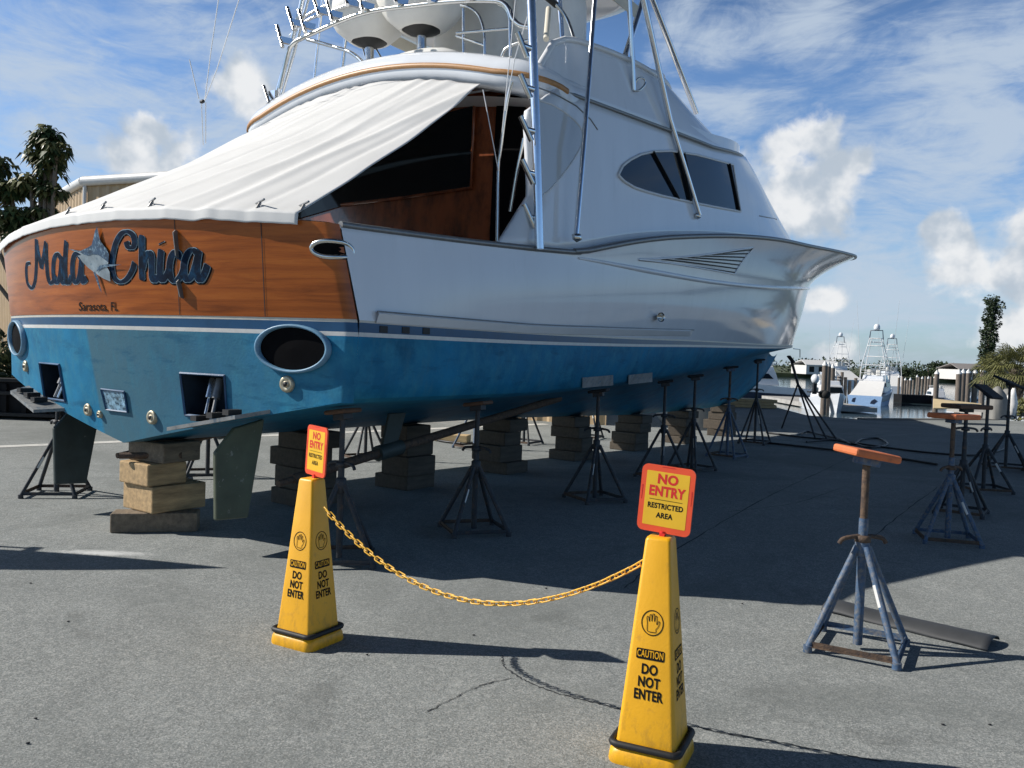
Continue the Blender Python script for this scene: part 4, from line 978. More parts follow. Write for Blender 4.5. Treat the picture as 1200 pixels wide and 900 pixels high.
pa, pb = Y(309, 101, 2.62), Y(315, 120, 2.58); rh = MB(); rh.tube([pa, pb], .022, 10); rh.build('rod_holder', 'steel', rack)
bw = MB(); bw.box(Y(320, 112, 2.66), (.12, .05, .11)); bw.build('holder_bracket', 'metal', rack)
for pts, r in (([(324, 112), (338, 62), (352, 10), (360, -30)], .03), ([(330, 112), (345, 60), (362, -5)], .02)):
    pipe('tower_leg', 'metal', [Y(*p, 2.74) for p in pts], r)
pipe('tower_leg', 'metal', [Y(*p, 3.6) for p in ((368, 96), (372, 55), (378, 0), (381, -40))], .02)
pipe('tower_brace', 'metal', [Y(*p, 2.9) for p in ((360, 46), (385, 53), (408, 60), (420, 68), (429, 78))], .022, sm=5)
pipe('tower_brace', 'metal', [Y(*p, 3.4) for p in ((440, 56), (451, 75))], .012)
pipe('tower_brace', 'metal', [Y(*p, 3.4) for p in ((425, 56), (430, 75))], .012)
# flybridge rails
for pts, y in (([(543.5, 66), (543, 40), (543, 10)], 3.0), ([(568, 66), (567.5, 40), (562, 20), (552, 10), (540, 6)], 3.0), ([(598, 66), (597.5, 35), (597, 20), (592, 9), (584, 5)], 2.8), ([(535, 39), (550, 37.5), (598, 33.5)], 2.9), ([(535, 42), (540, 44), (568, 53)], 3.0), ([(588, 66), (592, 58), (600, 53), (612, 49), (622, 47)], 2.9)):
    pipe('ladder_rail', 'steel', [Y(*p, y) for p in pts], .016, sm=5)
# hardtop over the flybridge
ht = MB()
def htp(u, v):
    a = 2 * math.pi * u; x = 1.75 * math.copysign(abs(math.cos(a)) ** .35, math.cos(a)); y = 4.6 + 1.2 * math.copysign(abs(math.sin(a)) ** .35, math.sin(a)); k = [(0, -.0), (.9, -.02), (1.0, .0), (1.02, .06), (.95, .12), (0, .2)][round(v * 5)]
    return Vector((x * k[0], 4.6 + (y - 4.6) * k[0], 6.15 + k[1]))
ht.grid(htp, 48, 5, closeu=True); hto = ht.build('hardtop', 'gel', boat)
cu = MB()
for (x0, y0_, x1, y1_) in ((1.72, 3.6, 1.72, 5.6), (-1.72, 3.6, -1.72, 5.6)):
    cu.prism([(x0, y0_, 6.14), (x1, y1_, 6.14), (x1, y1_, 5.97), (x0, y0_, 5.97)], (.01, 0, 0))
MT['beige'] = mat('cream_curtain_cloth', (.62, .58, .48), .7, var=.05)
cu.build('curtain_valance', 'beige', hto)
for (px0, px1) in (((640, 45), (641, 12)),): pipe('curtain_strip', 'beige', [X(640, 46, 1.95), X(643, 10, 1.75)], .03, hto)
for x, y in ((1.6, 5.6), (-1.6, 5.6), (1.6, 3.8), (-1.6, 3.8)): pipe('hardtop_leg', 'metal', [(x, y, 6.16), (x * 1.1, y, 4.9)], .03, hto)
# covered helm chairs and console
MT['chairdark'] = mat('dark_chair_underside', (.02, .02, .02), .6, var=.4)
for (px, pt, pbm, y, wd) in ((433, 50, 82, 3.3, .50), (494, 36, 72, 3.3, .52)):
    top_ = Y(px, pt, y); base_ = Y(px, pbm, y); base_.z = min(base_.z, top_.z - .25); ch = MB()
    pr = [(.21, .0), (.23, -.01), (.28, .03), (.38, .12), (.48, .28), (.50, .45), (.47, .75), (.44, .98), (.30, 1.06), (0, 1.08)]
    k = wd / .5; vs = []
    def chp(u, v):
        i = min(len(pr) - 2, int(v * (len(pr) - 1))); f = v * (len(pr) - 1) - i; r = pr[i][0] + (pr[i + 1][0] - pr[i][0]) * f; z = pr[i][1] + (pr[i + 1][1] - pr[i][1]) * f; a = 2 * math.pi * u
        c, s = math.cos(a), math.sin(a); q = Vector((c, s, z)); wob = 1 + .06 * noise.noise(Vector((c * 2 + px, s * 2, z * 3)))
        return top_ + Vector((math.copysign(abs(c) ** .8, c) * r * k * wob, math.copysign(abs(s) ** .8, s) * r * k * .9 * wob, z))
    ch.grid(chp, 36, 24, closeu=True); cho = ch.build('helm_chair', 'vinyl', boat)
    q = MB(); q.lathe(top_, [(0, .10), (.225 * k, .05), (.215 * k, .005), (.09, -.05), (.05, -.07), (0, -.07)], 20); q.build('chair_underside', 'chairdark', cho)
    q = MB(); q.tube([top_, base_], .055, 14); q.build('chair_pedestal', 'steel', cho)
def soft_box(name, key, c, s, parent=boat, seed=0, p=.45):
    mb = MB()
    def f(u, v):
        a = 2 * math.pi * u; b = math.pi * (v - .5); cc, ss = math.cos(a), math.sin(a); cb2, sb = math.cos(b), math.sin(b)
        sg = lambda t: math.copysign(abs(t) ** p, t)
        q = Vector((sg(cc) * sg(cb2) * s[0] / 2, sg(ss) * sg(cb2) * s[1] / 2, sg(sb) * s[2] / 2)); q *= 1 + .05 * noise.noise(q * 2.5 + Vector((seed, 0, 0))) + .02 * noise.noise(q * 8 + Vector((seed, 3, 0))); return Vector(c) + q
    mb.grid(f, 44, 24, closeu=True); return mb.build(name, key, parent)
c_ = Y(566, 55, 4.4); soft_box('covered_console', 'vinyl', (c_.x, 4.5, 5.35), (1.35, .9, 1.5), seed=3)
c_ = Y(610, 40, 4.2); soft_box('covered_console', 'vinyl', (1.25, 4.3, 5.35), (.75, .7, 1.45), seed=9)
c_ = Y(478, 66, 3.1); soft_box('folded_cover', 'vinyl', (c_.x, 3.3, 4.93), (1.3, .5, .36), seed=5, p=.8)
# halyards hanging from the outrigger on the far side
ln = MB(); yq = 1.6
for pts in ([(262, -40), (256, 0), (247, 62), (240, 118)], [(292, -40), (280, 0), (254, 82), (240, 118)], [(222, 70), (233, 116)], [(236, 120), (238, 170)], [(241, 120), (241, 168)]):
    ln.tube([Y(*p, yq) for p in pts], .006, 5)
lno = ln.build('outrigger_line', 'gel_matt', boat)
bl = MB(); bl.blob(Y(237, 119, yq), (.05, .02, .025), 1); bl.build('line_block', 'black_gap', lno)
for pts in ([(566, 105), (584, 200)], [(604, 0), (594, 100), (586, 180)], [(624, 0), (603, 70), (592, 130)]):
    pipe('rigging_line', 'gel_matt', [Y(*p, 2.3) for p in pts], .005, boat, 5)
# windlass rail stub at the stem
pipe('bow_bracket', 'steel', [X(930, 408.6, .55), X(937.5, 409.5, .6), X(937.5, 419, .6)], .012)

# ------------------------------------------------------------------ canvas over the cockpit (tied to the boat, could be lifted off)
cover = thing('cockpit_cover', 'white canvas cover stretched over the boat cockpit down to the transom', 'boat cover', B_O, -TH)
TOPX0, TOPX1, BOTX0, BOTX1 = -1.98, 1.62, -2.56, 2.13
def covp(u, v):
    """u across port to starboard, v from the brow down to the transom"""
    xt = TOPX0 + (TOPX1 - TOPX0) * u; zt = 4.41 + .25 * (1 - (xt / 1.75) ** 2) - .15; yt = 2.55 - .05 * (1 - (xt / 1.75) ** 2) - .045
    xb = BOTX0 + (BOTX1 - BOTX0) * u; ub = max(-.995, min(.995, xb / bb(2.5))); pb = tsurf(ub, 2.5); zb_ = ztop(ub) + .05; yb = pb.y - .035
    p = Vector((xt, yt, zt)).lerp(Vector((xb, yb, zb_)), v)
    p.z -= .10 * math.sin(math.pi * v) * (1 - .5 * u)                      # sag
    lean = u + .16 * (v - .5)
    rid = 0
    for k, (c, wd, am) in enumerate(((.93, .012, .013), (.865, .018, -.012), (.805, .010, .007), (.71, .014, .006), (.62, .010, -.006), (.53, .02, .005), (.37, .012, .004), (.975, .010, -.009), (.22, .016, .003))):
        d = (lean + .03 * math.sin(v * 3 + k) - c) / wd; rid += am * math.exp(-d * d) * (.35 + .65 * math.sin(math.pi * min(1, (1 - v) * .8 + .15)))
    rid += .005 * math.sin(u * 70 + 9 * noise.noise(Vector((u * 6, 0, 0))) + 3 * math.sin(v * 4)) * (1 - v) ** 3 + .016 * noise.noise(Vector((u * 4, v * 6, 1.3))) * math.sin(math.pi * v)
    rid += .003 * noise.noise(Vector((u * 45, v * 3, 0))) * max(0, v - .8) * 5
    n_ = Vector((0, -.6, .8)); p += n_ * rid * 1.35; return p
cm = MB(); cm.grid(covp, 170, 70)
def hem(u, v):
    p = covp(u, 1.0); xb = BOTX0 + (BOTX1 - BOTX0) * u; a = v * math.pi * .5
    return p + Vector((0, -.004 * math.sin(a), -.085 * v - .002 * noise.noise(Vector((u * 60, 0, 0))) * v))
cm.grid(hem, 170, 6); cvo = cm.build('canvas', 'canvas', cover, weld=True); sl = cvo.modifiers.new('solid', 'SOLIDIFY'); sl.thickness = .004
for (px, py) in ((77, 251), (118, 249), (175, 245), (303, 249), (376, 250)):
    # cleats tying the hem down
    u = 0.0; best = None
    for k in range(201):
        q = covp(k / 200, .985); w_ = b2w(q) - CAMP; sxp = CX + F_PX * w_.dot(RGT) / w_.dot(FWD); d = abs(sxp - px)
        if best is None or d < best[0]: best = (d, k / 200)
    p = covp(best[1], .97) + Vector((0, -.015, .03)); c = MB(); c.tube([p + Vector((-.07, .02, -.01)), p + Vector((.085, -.035, 0))], .008, 8); c.tube([p + Vector((0, 0, -.01)), p + Vector((0, -.03, -.06))], .011, 8); c.build('cover_cleat', 'railgrey', cover)

# ================================================================== stands, timbers and the yard things
def jack_stand(label, loc, h, rz=0.0, pad='orange', tilt=(0, 0), paint='stand_dark', spread=.32, collar=.52, handle=.70, group='jack stands in the yard', tape=True, pad_size=(.30, .24, .04), nl=4):
    t = thing('jack_stand', label, 'boat stand', (loc[0], loc[1], 0), rz, group)
    ch = h * collar
    feet = [Vector((spread * math.cos(a), spread * math.sin(a), .02)) for a in [2 * math.pi * k / nl for k in range(nl)]]
    m_ = MB(); m_.tube([(0, 0, .03), (0, 0, h * .66)], .026, 12); m_.lathe((0, 0, ch), [(.03, -.06), (.042, -.05), (.042, .05), (.03, .06)], 14); m_.build('post_tube', paint, t)
    s_ = MB(); s_.tube([(0, 0, h * .60), (0, 0, h - .05)], .021, 12)
    for k in range(int((h * .38 - .06) / .02)): s_.lathe((0, 0, h * .64 + k * .02), [(.0211, 0), (.0222, .005), (.0211, .010)], 10)
    s_.build('screw', 'rust' if paint != 'stand_dark' else paint, t)
    hd = MB(); hz = h * handle
    hd.lathe((0, 0, hz), [(.022, -.025), (.045, -.02), (.045, .015), (.022, .02)], 14)
    hd.tube(smooth_path([(-.15, .01, hz - .03), (-.12, .005, hz), (0, 0, hz + .012), (.12, -.005, hz), (.15, -.01, hz - .03)], 4), .013, 8); hd.build('screw_handle', 'rust' if paint != 'stand_dark' else paint, t)
    for i, f in enumerate(feet):
        l_ = MB(); top_ = f.normalized() * .036; top_ = Vector((top_.x, top_.y, ch)); l_.tube([top_, f + Vector((0, 0, .01))], .0195, 10); l_.tube([f + Vector((0, 0, .02)), f + Vector((0, 0, -.018))], .026, 10)
        lo = l_.build('leg', paint, t)
        if tape and i == 3:
            q = MB(); a, b = top_.lerp(f, .33), top_.lerp(f, .52); q.tube([a, b], .0205, 10); q.build('reflective_band', 'white_tape', lo)
    for i in range(nl):
        a, b = feet[i], feet[(i + 1) % nl]; q = MB(); q.bar(a + Vector((0, 0, .030)), b + Vector((0, 0, .030)), .005, .03); q.bar(a + Vector((0, 0, .016)), b + Vector((0, 0, .016)), .03, .005); q.build('base_rail', 'rust' if i in (1, 2) else paint, t)
    pd = MB(); rot = Matrix.Rotation(tilt[1], 3, 'Y') @ Matrix.Rotation(tilt[0], 3, 'X')
    key = {'orange': 'pad_or', 'black': 'pad_bk', 'brown': 'pad_br'}[pad]
    pd.box(Vector((0, 0, h - .02)), pad_size, rot); po = pd.build('pad', key, t, bevel=.014)
    bk = MB(); bk.box(Vector((0, 0, h - .06)), (.12, .10, .05), rot); bk.build('pad_bracket', paint, t, bevel=.006)
    return t

jack_stand('orange topped jack stand nearest the camera beside the grey plastic sheet', (2.06, 4.88, 0), 1.16, R_(15), 'orange', (R_(2), R_(9)), 'stand_blue', .33, .52, .56, pad_size=(.31, .22, .045))
p = gp(1110, 634); jack_stand('orange topped jack stand right behind the nearest one in the boat shade', p, 1.22, R_(30), 'orange', (0, R_(1)), 'stand_blue', .34, .48, .58, pad_size=(.40, .30, .05))
p = gp(1126, 602); jack_stand('jack stand with a round brown wooden top behind the orange one', p, 1.25, R_(10), 'brown', (0, R_(0)), 'stand_dark', .34, .45, .78, pad_size=(.42, .34, .05))
p = gp(1152, 575); jack_stand('jack stand with black carpet pad tilted towards the camera', p, 1.38, R_(40), 'black', (R_(36), R_(2)), 'stand_dark', .38, .42, .62, pad_size=(.40, .30, .04))
p = gp(1178, 549); jack_stand('tallest jack stand under the palm with a tilted black top', p, 1.48, R_(20), 'black', (R_(20), R_(14)), 'stand_dark', .44, .40, .60, pad_size=(.44, .36, .04))
p = gp(1226, 556); jack_stand('jack stand cut off by the right edge of the view', p, 1.35, R_(20), 'black', (R_(10), 0), 'stand_dark', .42, .50, .60)
# stands that hold the boat: starboard row then port row
NTH = ['aftermost', 'second', 'third', 'fourth', 'fifth', 'sixth', 'foremost']
STB = [(2.04, .34), (2.14, 1.93), (2.25, 4.27), (1.90, 6.55), (2.02, 7.73), (1.80, 9.88), (1.42, 12.72)]
def hull_z(x, y):
    cx = interp(CXT, y)
    return hb(min(x, cx), y) + .03 * math.sin(math.pi * min(1, x / cx)) if x <= cx else interp(CZT, y) + .03
for i, (x, y) in enumerate(STB):
    x = min(x, interp(CXT, y) * .93); z = hull_z(x, y); P = b2w((x, y, 0))
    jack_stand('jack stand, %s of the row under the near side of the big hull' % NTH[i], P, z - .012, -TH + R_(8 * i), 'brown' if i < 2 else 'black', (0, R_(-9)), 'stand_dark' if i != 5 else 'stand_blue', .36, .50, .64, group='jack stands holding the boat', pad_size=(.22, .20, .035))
for i, (x, y) in enumerate(STB[:6]):
    x = min(x + .1, interp(CXT, y) * .93); z = hull_z(x, y); P = b2w((-x, y + (0, .3, .6, .8, 1.0, .8)[i], 0)); z = hull_z(x, y + (0, .3, .6, .8, 1.0, .8)[i])
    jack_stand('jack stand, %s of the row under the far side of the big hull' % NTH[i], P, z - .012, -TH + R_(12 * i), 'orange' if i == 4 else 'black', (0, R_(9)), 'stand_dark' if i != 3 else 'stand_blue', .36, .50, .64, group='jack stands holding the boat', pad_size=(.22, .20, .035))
# tall four-legged prop under the bow
tp = thing('bow_stand', 'tall thin legged steel prop leaning against the bow of the big boat', 'boat stand', (0, 0, 0))
apex = b2w(X(935, 450, 1.0)); hd_ = b2w(X(927, 421, .95))
for px, py in ((916, 502), (955, 513), (969, 515), (981, 516)):
    q = MB(); q.tube([apex, gp(px, py)], .022, 8); q.build('leg', 'stand_dark', tp)
q = MB(); q.tube([apex, hd_], .032, 10); q.build('post_tube', 'stand_dark', tp)
q = MB(); q.box(hd_, (.2, .2, .04), Matrix.Rotation(R_(50), 3, 'Y')); q.build('pad', 'pad_bk', tp, bevel=.01)

# timber keel blocks
def timber(name, label, c, size, rz, key, group):
    mb = MB(); mb.box((0, 0, 0), size); o = mb.build(name, key, None, bevel=.012, loc=c); o.rotation_euler = (0, 0, rz); return tag(o, label, 'timber', group)
rnd = random.Random(4)
levels = ['bottom', 'second', 'third', 'top']
KY = [.13, 1.82, 3.42, 5.4, 7.4, 9.5, 11.6, 13.9]
for si, y in enumerate(KY):
    zt = kz(y); n = 4; hs = [zt * k for k in (.22, .30, .25, .23)]
    z = 0.0; cx = b2w((-.02, y, 0))
    for k in range(n):
        hh = hs[k] - .003; rz = -TH + rnd.uniform(-.12, .12); dx, dy = rnd.uniform(-.06, .06), rnd.uniform(-.06, .06)
        size = [(.62, .30, hh), (.48, .46, hh), (.46, .40, hh), (.42, .42, hh)][k]
        size = (size[0] * rnd.uniform(.9, 1.15), size[1] * rnd.uniform(.9, 1.12), hh)
        if si == 0 and k == 0: rz += R_(52); size = (.70, .22, hh); dx, dy = .05, -.14
        if si == 0 and k == 1: size = (.46, .52, hh)
        if si > 0 and k == 0: size = (.52, .50, hh)
        key = 'timber_shaded' if si > 0 else ('timber_gr' if k in (0, 3) else 'timber')
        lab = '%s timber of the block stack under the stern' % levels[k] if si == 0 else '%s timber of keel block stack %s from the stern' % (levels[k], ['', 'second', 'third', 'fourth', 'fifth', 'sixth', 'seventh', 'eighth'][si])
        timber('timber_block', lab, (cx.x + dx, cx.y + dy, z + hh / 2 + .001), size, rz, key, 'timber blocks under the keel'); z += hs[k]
mb = MB(); q = at_depth(140, 534, 7.30); mb.tube([q, q + Vector((.5, .1, .01))], .028, 10); o = mb.build('steel_pipe', 'rust'); 
tag(o, 'short pipe end poking out of the block stack under the stern', 'pipe')

# caution cones ----------------------------------------------------------------
def face_frame(rz, k):
    a = rz + k * math.pi / 2; return a
def cone(label, loc, rz):
    t = thing('caution_cone', label, 'caution cone', (loc[0], loc[1], 0), rz, 'yellow caution cones')
    Hc, wb, wt2, z0 = .915, .123, .052, .085
    m_ = MB(); c = .012
    def sq(w_, z, r=.02):
        out = []
        for (sx_, sy_) in ((1, 1), (-1, 1), (-1, -1), (1, -1)):
            base = math.atan2(sy_, sx_) - math.pi / 4
            for j in range(5): a = base + math.pi / 2 * j / 4; out.append(Vector((sx_ * (w_ - r) + r * math.cos(a), sy_ * (w_ - r) + r * math.sin(a), z)))
        return out
    rings = [sq(wb, z0), sq(wb - .002, z0 + .01), sq(wt2 + .001, Hc - .012, .014), sq(wt2 - .004, Hc - .002, .014), sq(wt2 - .014, Hc, .012)]
    n = 20; vs = [p for r in rings for p in r]; m_.add(vs, [(i * n + k, i * n + (k + 1) % n, (i + 1) * n + (k + 1) % n, (i + 1) * n + k) for i in range(4) for k in range(n)], 0, True); m_.add(rings[-1], [tuple(range(n))])
    m_.build('cone_body', 'yellow', t)
    b_ = MB(); rb = [sq(.150, 0.0, .045), sq(.152, .012, .045), sq(.148, .045, .045), sq(.138, .066, .045), sq(.10, .070, .03)]
    vs = [p for r in rb for p in r]; b_.add(vs, [(i * n + k, i * n + (k + 1) % n, (i + 1) * n + (k + 1) % n, (i + 1) * n + k) for i in range(4) for k in range(n)], 0, True); b_.build('cone_base', 'yellow', t)
    r_ = MB(); loop = sq(wb + .016, .078, .03); loop = loop + loop[:2]; r_.tube(loop, .0145, 8, caps=False); r_.build('weight_ring', 'black_gap', t)
    # printing on the four faces
    def on_face(k, x, z, off=.0008):
        f = (z - z0) / (Hc - z0); w_ = wb + (wt2 - wb) * f; slope = (wb - wt2) / (Hc - z0); nrm = Vector((1, 0, slope)).normalized()
        p = Vector((w_, x, z)) + nrm * off; return Matrix.Rotation(k * math.pi / 2, 3, 'Z') @ p
    def put(name, key, k, vs, fs, cx, cz, off=.0008): mb = MB(); mb.add([on_face(k, cx + x, cz + y, off) for x, y in vs], fs); return mb.build(name, key, t)
    for k in range(4):
        # hand in a ring
        mb = MB(); zc, rr = .575, .046; N = 40
        vs = [(rr * q * math.cos(2 * math.pi * i / N), rr * q * 1.12 * math.sin(2 * math.pi * i / N)) for q in (1.0, .92) for i in range(N)]
        mb.add([on_face(k, x, zc + y) for x, y in vs], [(i, (i + 1) % N, N + (i + 1) % N, N + i) for i in range(N)])
        hand = [(-.020, -.030), (-.021, -.002), (-.024, .018), (-.021, .024), (-.016, .020), (-.013, .004), (-.012, .028), (-.008, .033), (-.004, .029), (-.003, .006), (-.001, .032), (.003, .037), (.007, .033), (.008, .006), (.011, .026), (.015, .030), (.018, .025), (.018, -.004), (.022, .006), (.028, .010), (.030, .004), (.024, -.014), (.016, -.024), (.015, -.036), (-.014, -.036), (-.020, -.030)]
        P = smooth_path([(x, y, 0) for x, y in hand], 3); n_ = len(P); L = []; Rr = []
        for i, p in enumerate(P):
            d = P[min(i + 1, n_ - 1)] - P[max(i - 1, 0)]; q = Vector((-d.y, d.x, 0)).normalized() * .0013; L.append(on_face(k, p.x + q.x, zc + p.y + q.y, .0009)); Rr.append(on_face(k, p.x - q.x, zc + p.y - q.y, .0009))
        mb.add(L + Rr, [(i, i + 1, n_ + i + 1, n_ + i) for i in range(n_ - 1)]); mb.build('hand_symbol', 'ink', t)
        bxw, bxh = .058, .021; mb = MB(); mb.add([on_face(k, x, .448 + y) for x, y in ((-bxw, -bxh + .004), (-bxw + .004, -bxh), (bxw - .004, -bxh), (bxw, -bxh + .004), (bxw, bxh - .004), (bxw - .004, bxh), (-bxw + .004, bxh), (-bxw, bxh - .004))], [tuple(range(8))]); cbx = mb.build('caution_panel', 'ink', t)
        for s, cz, size, key, sx_, bold, off in (('CAUTION', .448, .040, 'yellow', .58, .016, .0016), ('DO', .387, .056, 'ink', .76, .030, .0008), ('NOT', .336, .056, 'ink', .72, .030, .0008), ('ENTER', .285, .056, 'ink', .68, .030, .0008)):
            vs, fs = TXT[(s)]
            sc_ = size; put('printed_word', key, k, [(x * sc_ * sx_, y * sc_) for x, y in vs], fs, 0, cz, off)
    return t
TXT = {}
for s, b in (('CAUTION', .016), ('DO', .032), ('NOT', .032), ('ENTER', .032), ('NO', .042), ('ENTRY', .042), ('RESTRICTED', .034), ('AREA', .034)): TXT[s] = text_geo(s, 1.0, b, 1.0, 1.06)
CONE_L, CONE_R = Vector((-1.09, 4.69, 0)), Vector((.635, 3.47, 0))
view_l, view_r = math.atan2(-CONE_L.y, -CONE_L.x), math.atan2(-CONE_R.y, -CONE_R.x)
cone('yellow caution cone on the left, one corner towards the camera', CONE_L, view_l + R_(47))
cone('yellow caution cone in the right foreground, one face to the camera', CONE_R, view_r - R_(14))
def sign(label, loc, rz, tilt):
    o = thing('warning_sign', label, 'sign', loc, rz, 'no entry signs on the cones'); o.rotation_euler = (tilt[0], tilt[1], rz)
    Wd, Hh, r = .113, .138, .026
    def rr(w_, h_, r_, y):
        out = []
        for (sx_, sy_) in ((1, 1), (-1, 1), (-1, -1), (1, -1)):
            base = math.atan2(sy_, sx_) - math.pi / 4
            for j in range(6): a = base + math.pi / 2 * j / 5; out.append(Vector((sx_ * (w_ - r_) + r_ * math.cos(a), y, .15 + sy_ * (h_ - r_) + r_ * math.sin(a))))
        return out
    m_ = MB(); m_.prism(rr(Wd, Hh, r, -.004), (0, .008, 0)); m_.build('sign_panel', 'sign_or', o)
    for y, s_ in ((-.0048, 1), (.0048, -1)):
        m_ = MB(); m_.add(rr(Wd - .022, Hh - .026, .004, y), [tuple(range(24))]); pn = m_.build('sign_face', 'sign_ye', o)
        for w_, cz, size, sx_, key in (('NO', .231, .054, 1.0, 'red'), ('ENTRY', .180, .056, .84, 'red'), ('RESTRICTED', .120, .030, .86, 'ink'), ('AREA', .082, .030, .90, 'ink')):
            vs, fs = TXT[w_]; mb = MB(); mb.add([Vector((x * size * sx_ * s_, y * 1.14, cz + yy * size)) for x, yy in vs], fs); mb.build('printed_word', key, pn)
        mb = MB(); mb.add([Vector((x, y * 1.14, z)) for x, z in ((-.070, .1455), (.070, .1455), (.070, .1475), (-.070, .1475))], [(0, 1, 2, 3)]); mb.build('printed_line', 'ink', pn)
        for (x0, x1, z0_, z1_) in ((-.030, .030, .281, .284), (-.106, -.1035, .14, .20), (.1035, .106, .14, .20)):
            mb = MB(); mb.add([Vector((x, y * .98, z)) for x, z in ((x0, z0_), (x1, z0_), (x1 - .004, z1_), (x0 + .004, z1_))], [(0, 1, 2, 3)]); mb.build('border_mark', 'red', pn)
    cl = MB(); cl.prism([(-.012, -.012, .012), (.012, -.012, .012), (.008, -.012, -.02), (-.008, -.012, -.02)], (0, .024, 0)); cl.tube([(0, 0, .02), (0, 0, -.04)], .012, 8); cl.build('sign_clip', 'red', o)
    return o
def face_cam(P): return math.atan2(-P.x, P.y) * 1.0
sign('square no entry sign in yellow and orange atop the left cone, turned aside', (CONE_L.x + .015, CONE_L.y, .915), face_cam(CONE_L) - R_(62), (R_(-2), R_(1)))
sign('square no entry sign in yellow and orange atop the right cone, facing us', (CONE_R.x + .006, CONE_R.y, .915), face_cam(CONE_R) - R_(17), (R_(-2), R_(3)))
# plastic chain between the cones
ch = MB(); A = at_depth(381, 596, 4.60); B = at_depth(757, 657, 3.49); sagm = .33
def chp(t): p = A.lerp(B, t); p.z -= sagm * 4 * t * (1 - t); return p
L_ = sum((chp((i + 1) / 200) - chp(i / 200)).length for i in range(200)); NL = int(L_ / .0405); s_acc = 0; ts = [0]
cum_ = [0]
for i in range(400): cum_.append(cum_[-1] + (chp((i + 1) / 400) - chp(i / 400)).length)
for k in range(NL):
    s = (k + .5) / NL * cum_[-1]; i = next(i for i in range(400) if cum_[i + 1] >= s); t = (i + (s - cum_[i]) / (cum_[i + 1] - cum_[i])) / 400
    c = chp(t); d = (chp(min(1, t + .01)) - chp(max(0, t - .01))).normalized(); side = d.cross(Vector((0, 0, 1))).normalized(); up = side.cross(d)
    a = R_(45) + (math.pi / 2 if k % 2 else 0) + rnd.uniform(-.12, .12); w_ = side * math.cos(a) + up * math.sin(a)
    loop = [c + d * (math.copysign(.017, math.cos(q)) + .0115 * math.cos(q)) + w_ * .0115 * math.sin(q) for q in [2 * math.pi * j / 16 for j in range(16)]]
    loop += loop[:2]; ch.tube(loop, .0037, 6, caps=False)
o = ch.build('plastic_chain', 'chain'); tag(o, 'yellow plastic chain sagging between the two caution cones', 'chain')

# curved grey plastic sheet lying by the nearest stand
gs = MB(); A, B = gp(962, 716), gp(1158, 763); d = (B - A).normalized(); n_ = Vector((-d.y, d.x, 0))
def shp(u, v):
    a = math.pi * (-.08 + 1.0 * v); r = .105 + .02 * u
    return A.lerp(B, u) + n_ * (.105 + r * -math.cos(a)) * 1.1 + Vector((0, 0, 0.004 + .052 * max(0, math.sin(a)) + .01 * noise.noise(Vector((u * 4, v * 2, 0)))))
gs.grid(shp, 24, 12); o = gs.build('plastic_sheet', 'grey_sheet'); sl = o.modifiers.new('solid', 'SOLIDIFY'); sl.thickness = .006
tag(o, 'curved grey plastic sheet lying on the asphalt behind the nearest stand', 'plastic sheet')
# hoses on the ground
def hose(label, pts, r=.022):
    mb = MB(); mb.tube(smooth_path([gp(*p) + Vector((0, 0, r + .004)) for p in pts], 8), r, 7); o = mb.build('hose', 'hose'); tag(o, label, 'hose', 'hoses on the asphalt')
hose('long black hose running past the bow stand to the right edge', [(898, 508), (935, 513), (985, 518), (1040, 526), (1090, 532), (1140, 535), (1165, 531), (1180, 526)], .02)
hose('black hose lying across the shade in front of the bow stand', [(895, 520), (960, 527), (1010, 533), (1060, 540), (1098, 546)], .022)
hose('coiled black hose beside the legs of the bow stand', [(930, 512), (945, 507), (960, 510), (985, 516), (1000, 522), (1010, 516), (1030, 515), (1040, 522), (1020, 526), (1000, 521), (975, 517), (945, 519)], .02)
hose('thin dark hose under the hull between block stacks', [(487, 497), (500, 508), (512, 517), (540, 521)], .02)
o = timber('timber_block', 'pale new timber lying in the sun beyond the hull', gp(530, 518) + Vector((0, .1, .07)), (.62, .28, .13), R_(-12), 'lumber', 'loose timbers')
# small debris on the asphalt
for i, (px, py) in enumerate(((42, 843), (33, 872), (80, 729), (36, 684), (555, 745), (430, 768), (1105, 850), (1160, 850), (870, 708), (640, 690))):
    mb = MB(); q = gp(px, py); mb.blob((q.x, q.y, .005), (.009, .006, .004), 1, wob=.5, seed=i); o = mb.build('pebble', 'pad_bk'); tag(o, 'dark pebble or scrap lying on the open asphalt', 'pebble', 'dark scraps on the asphalt')

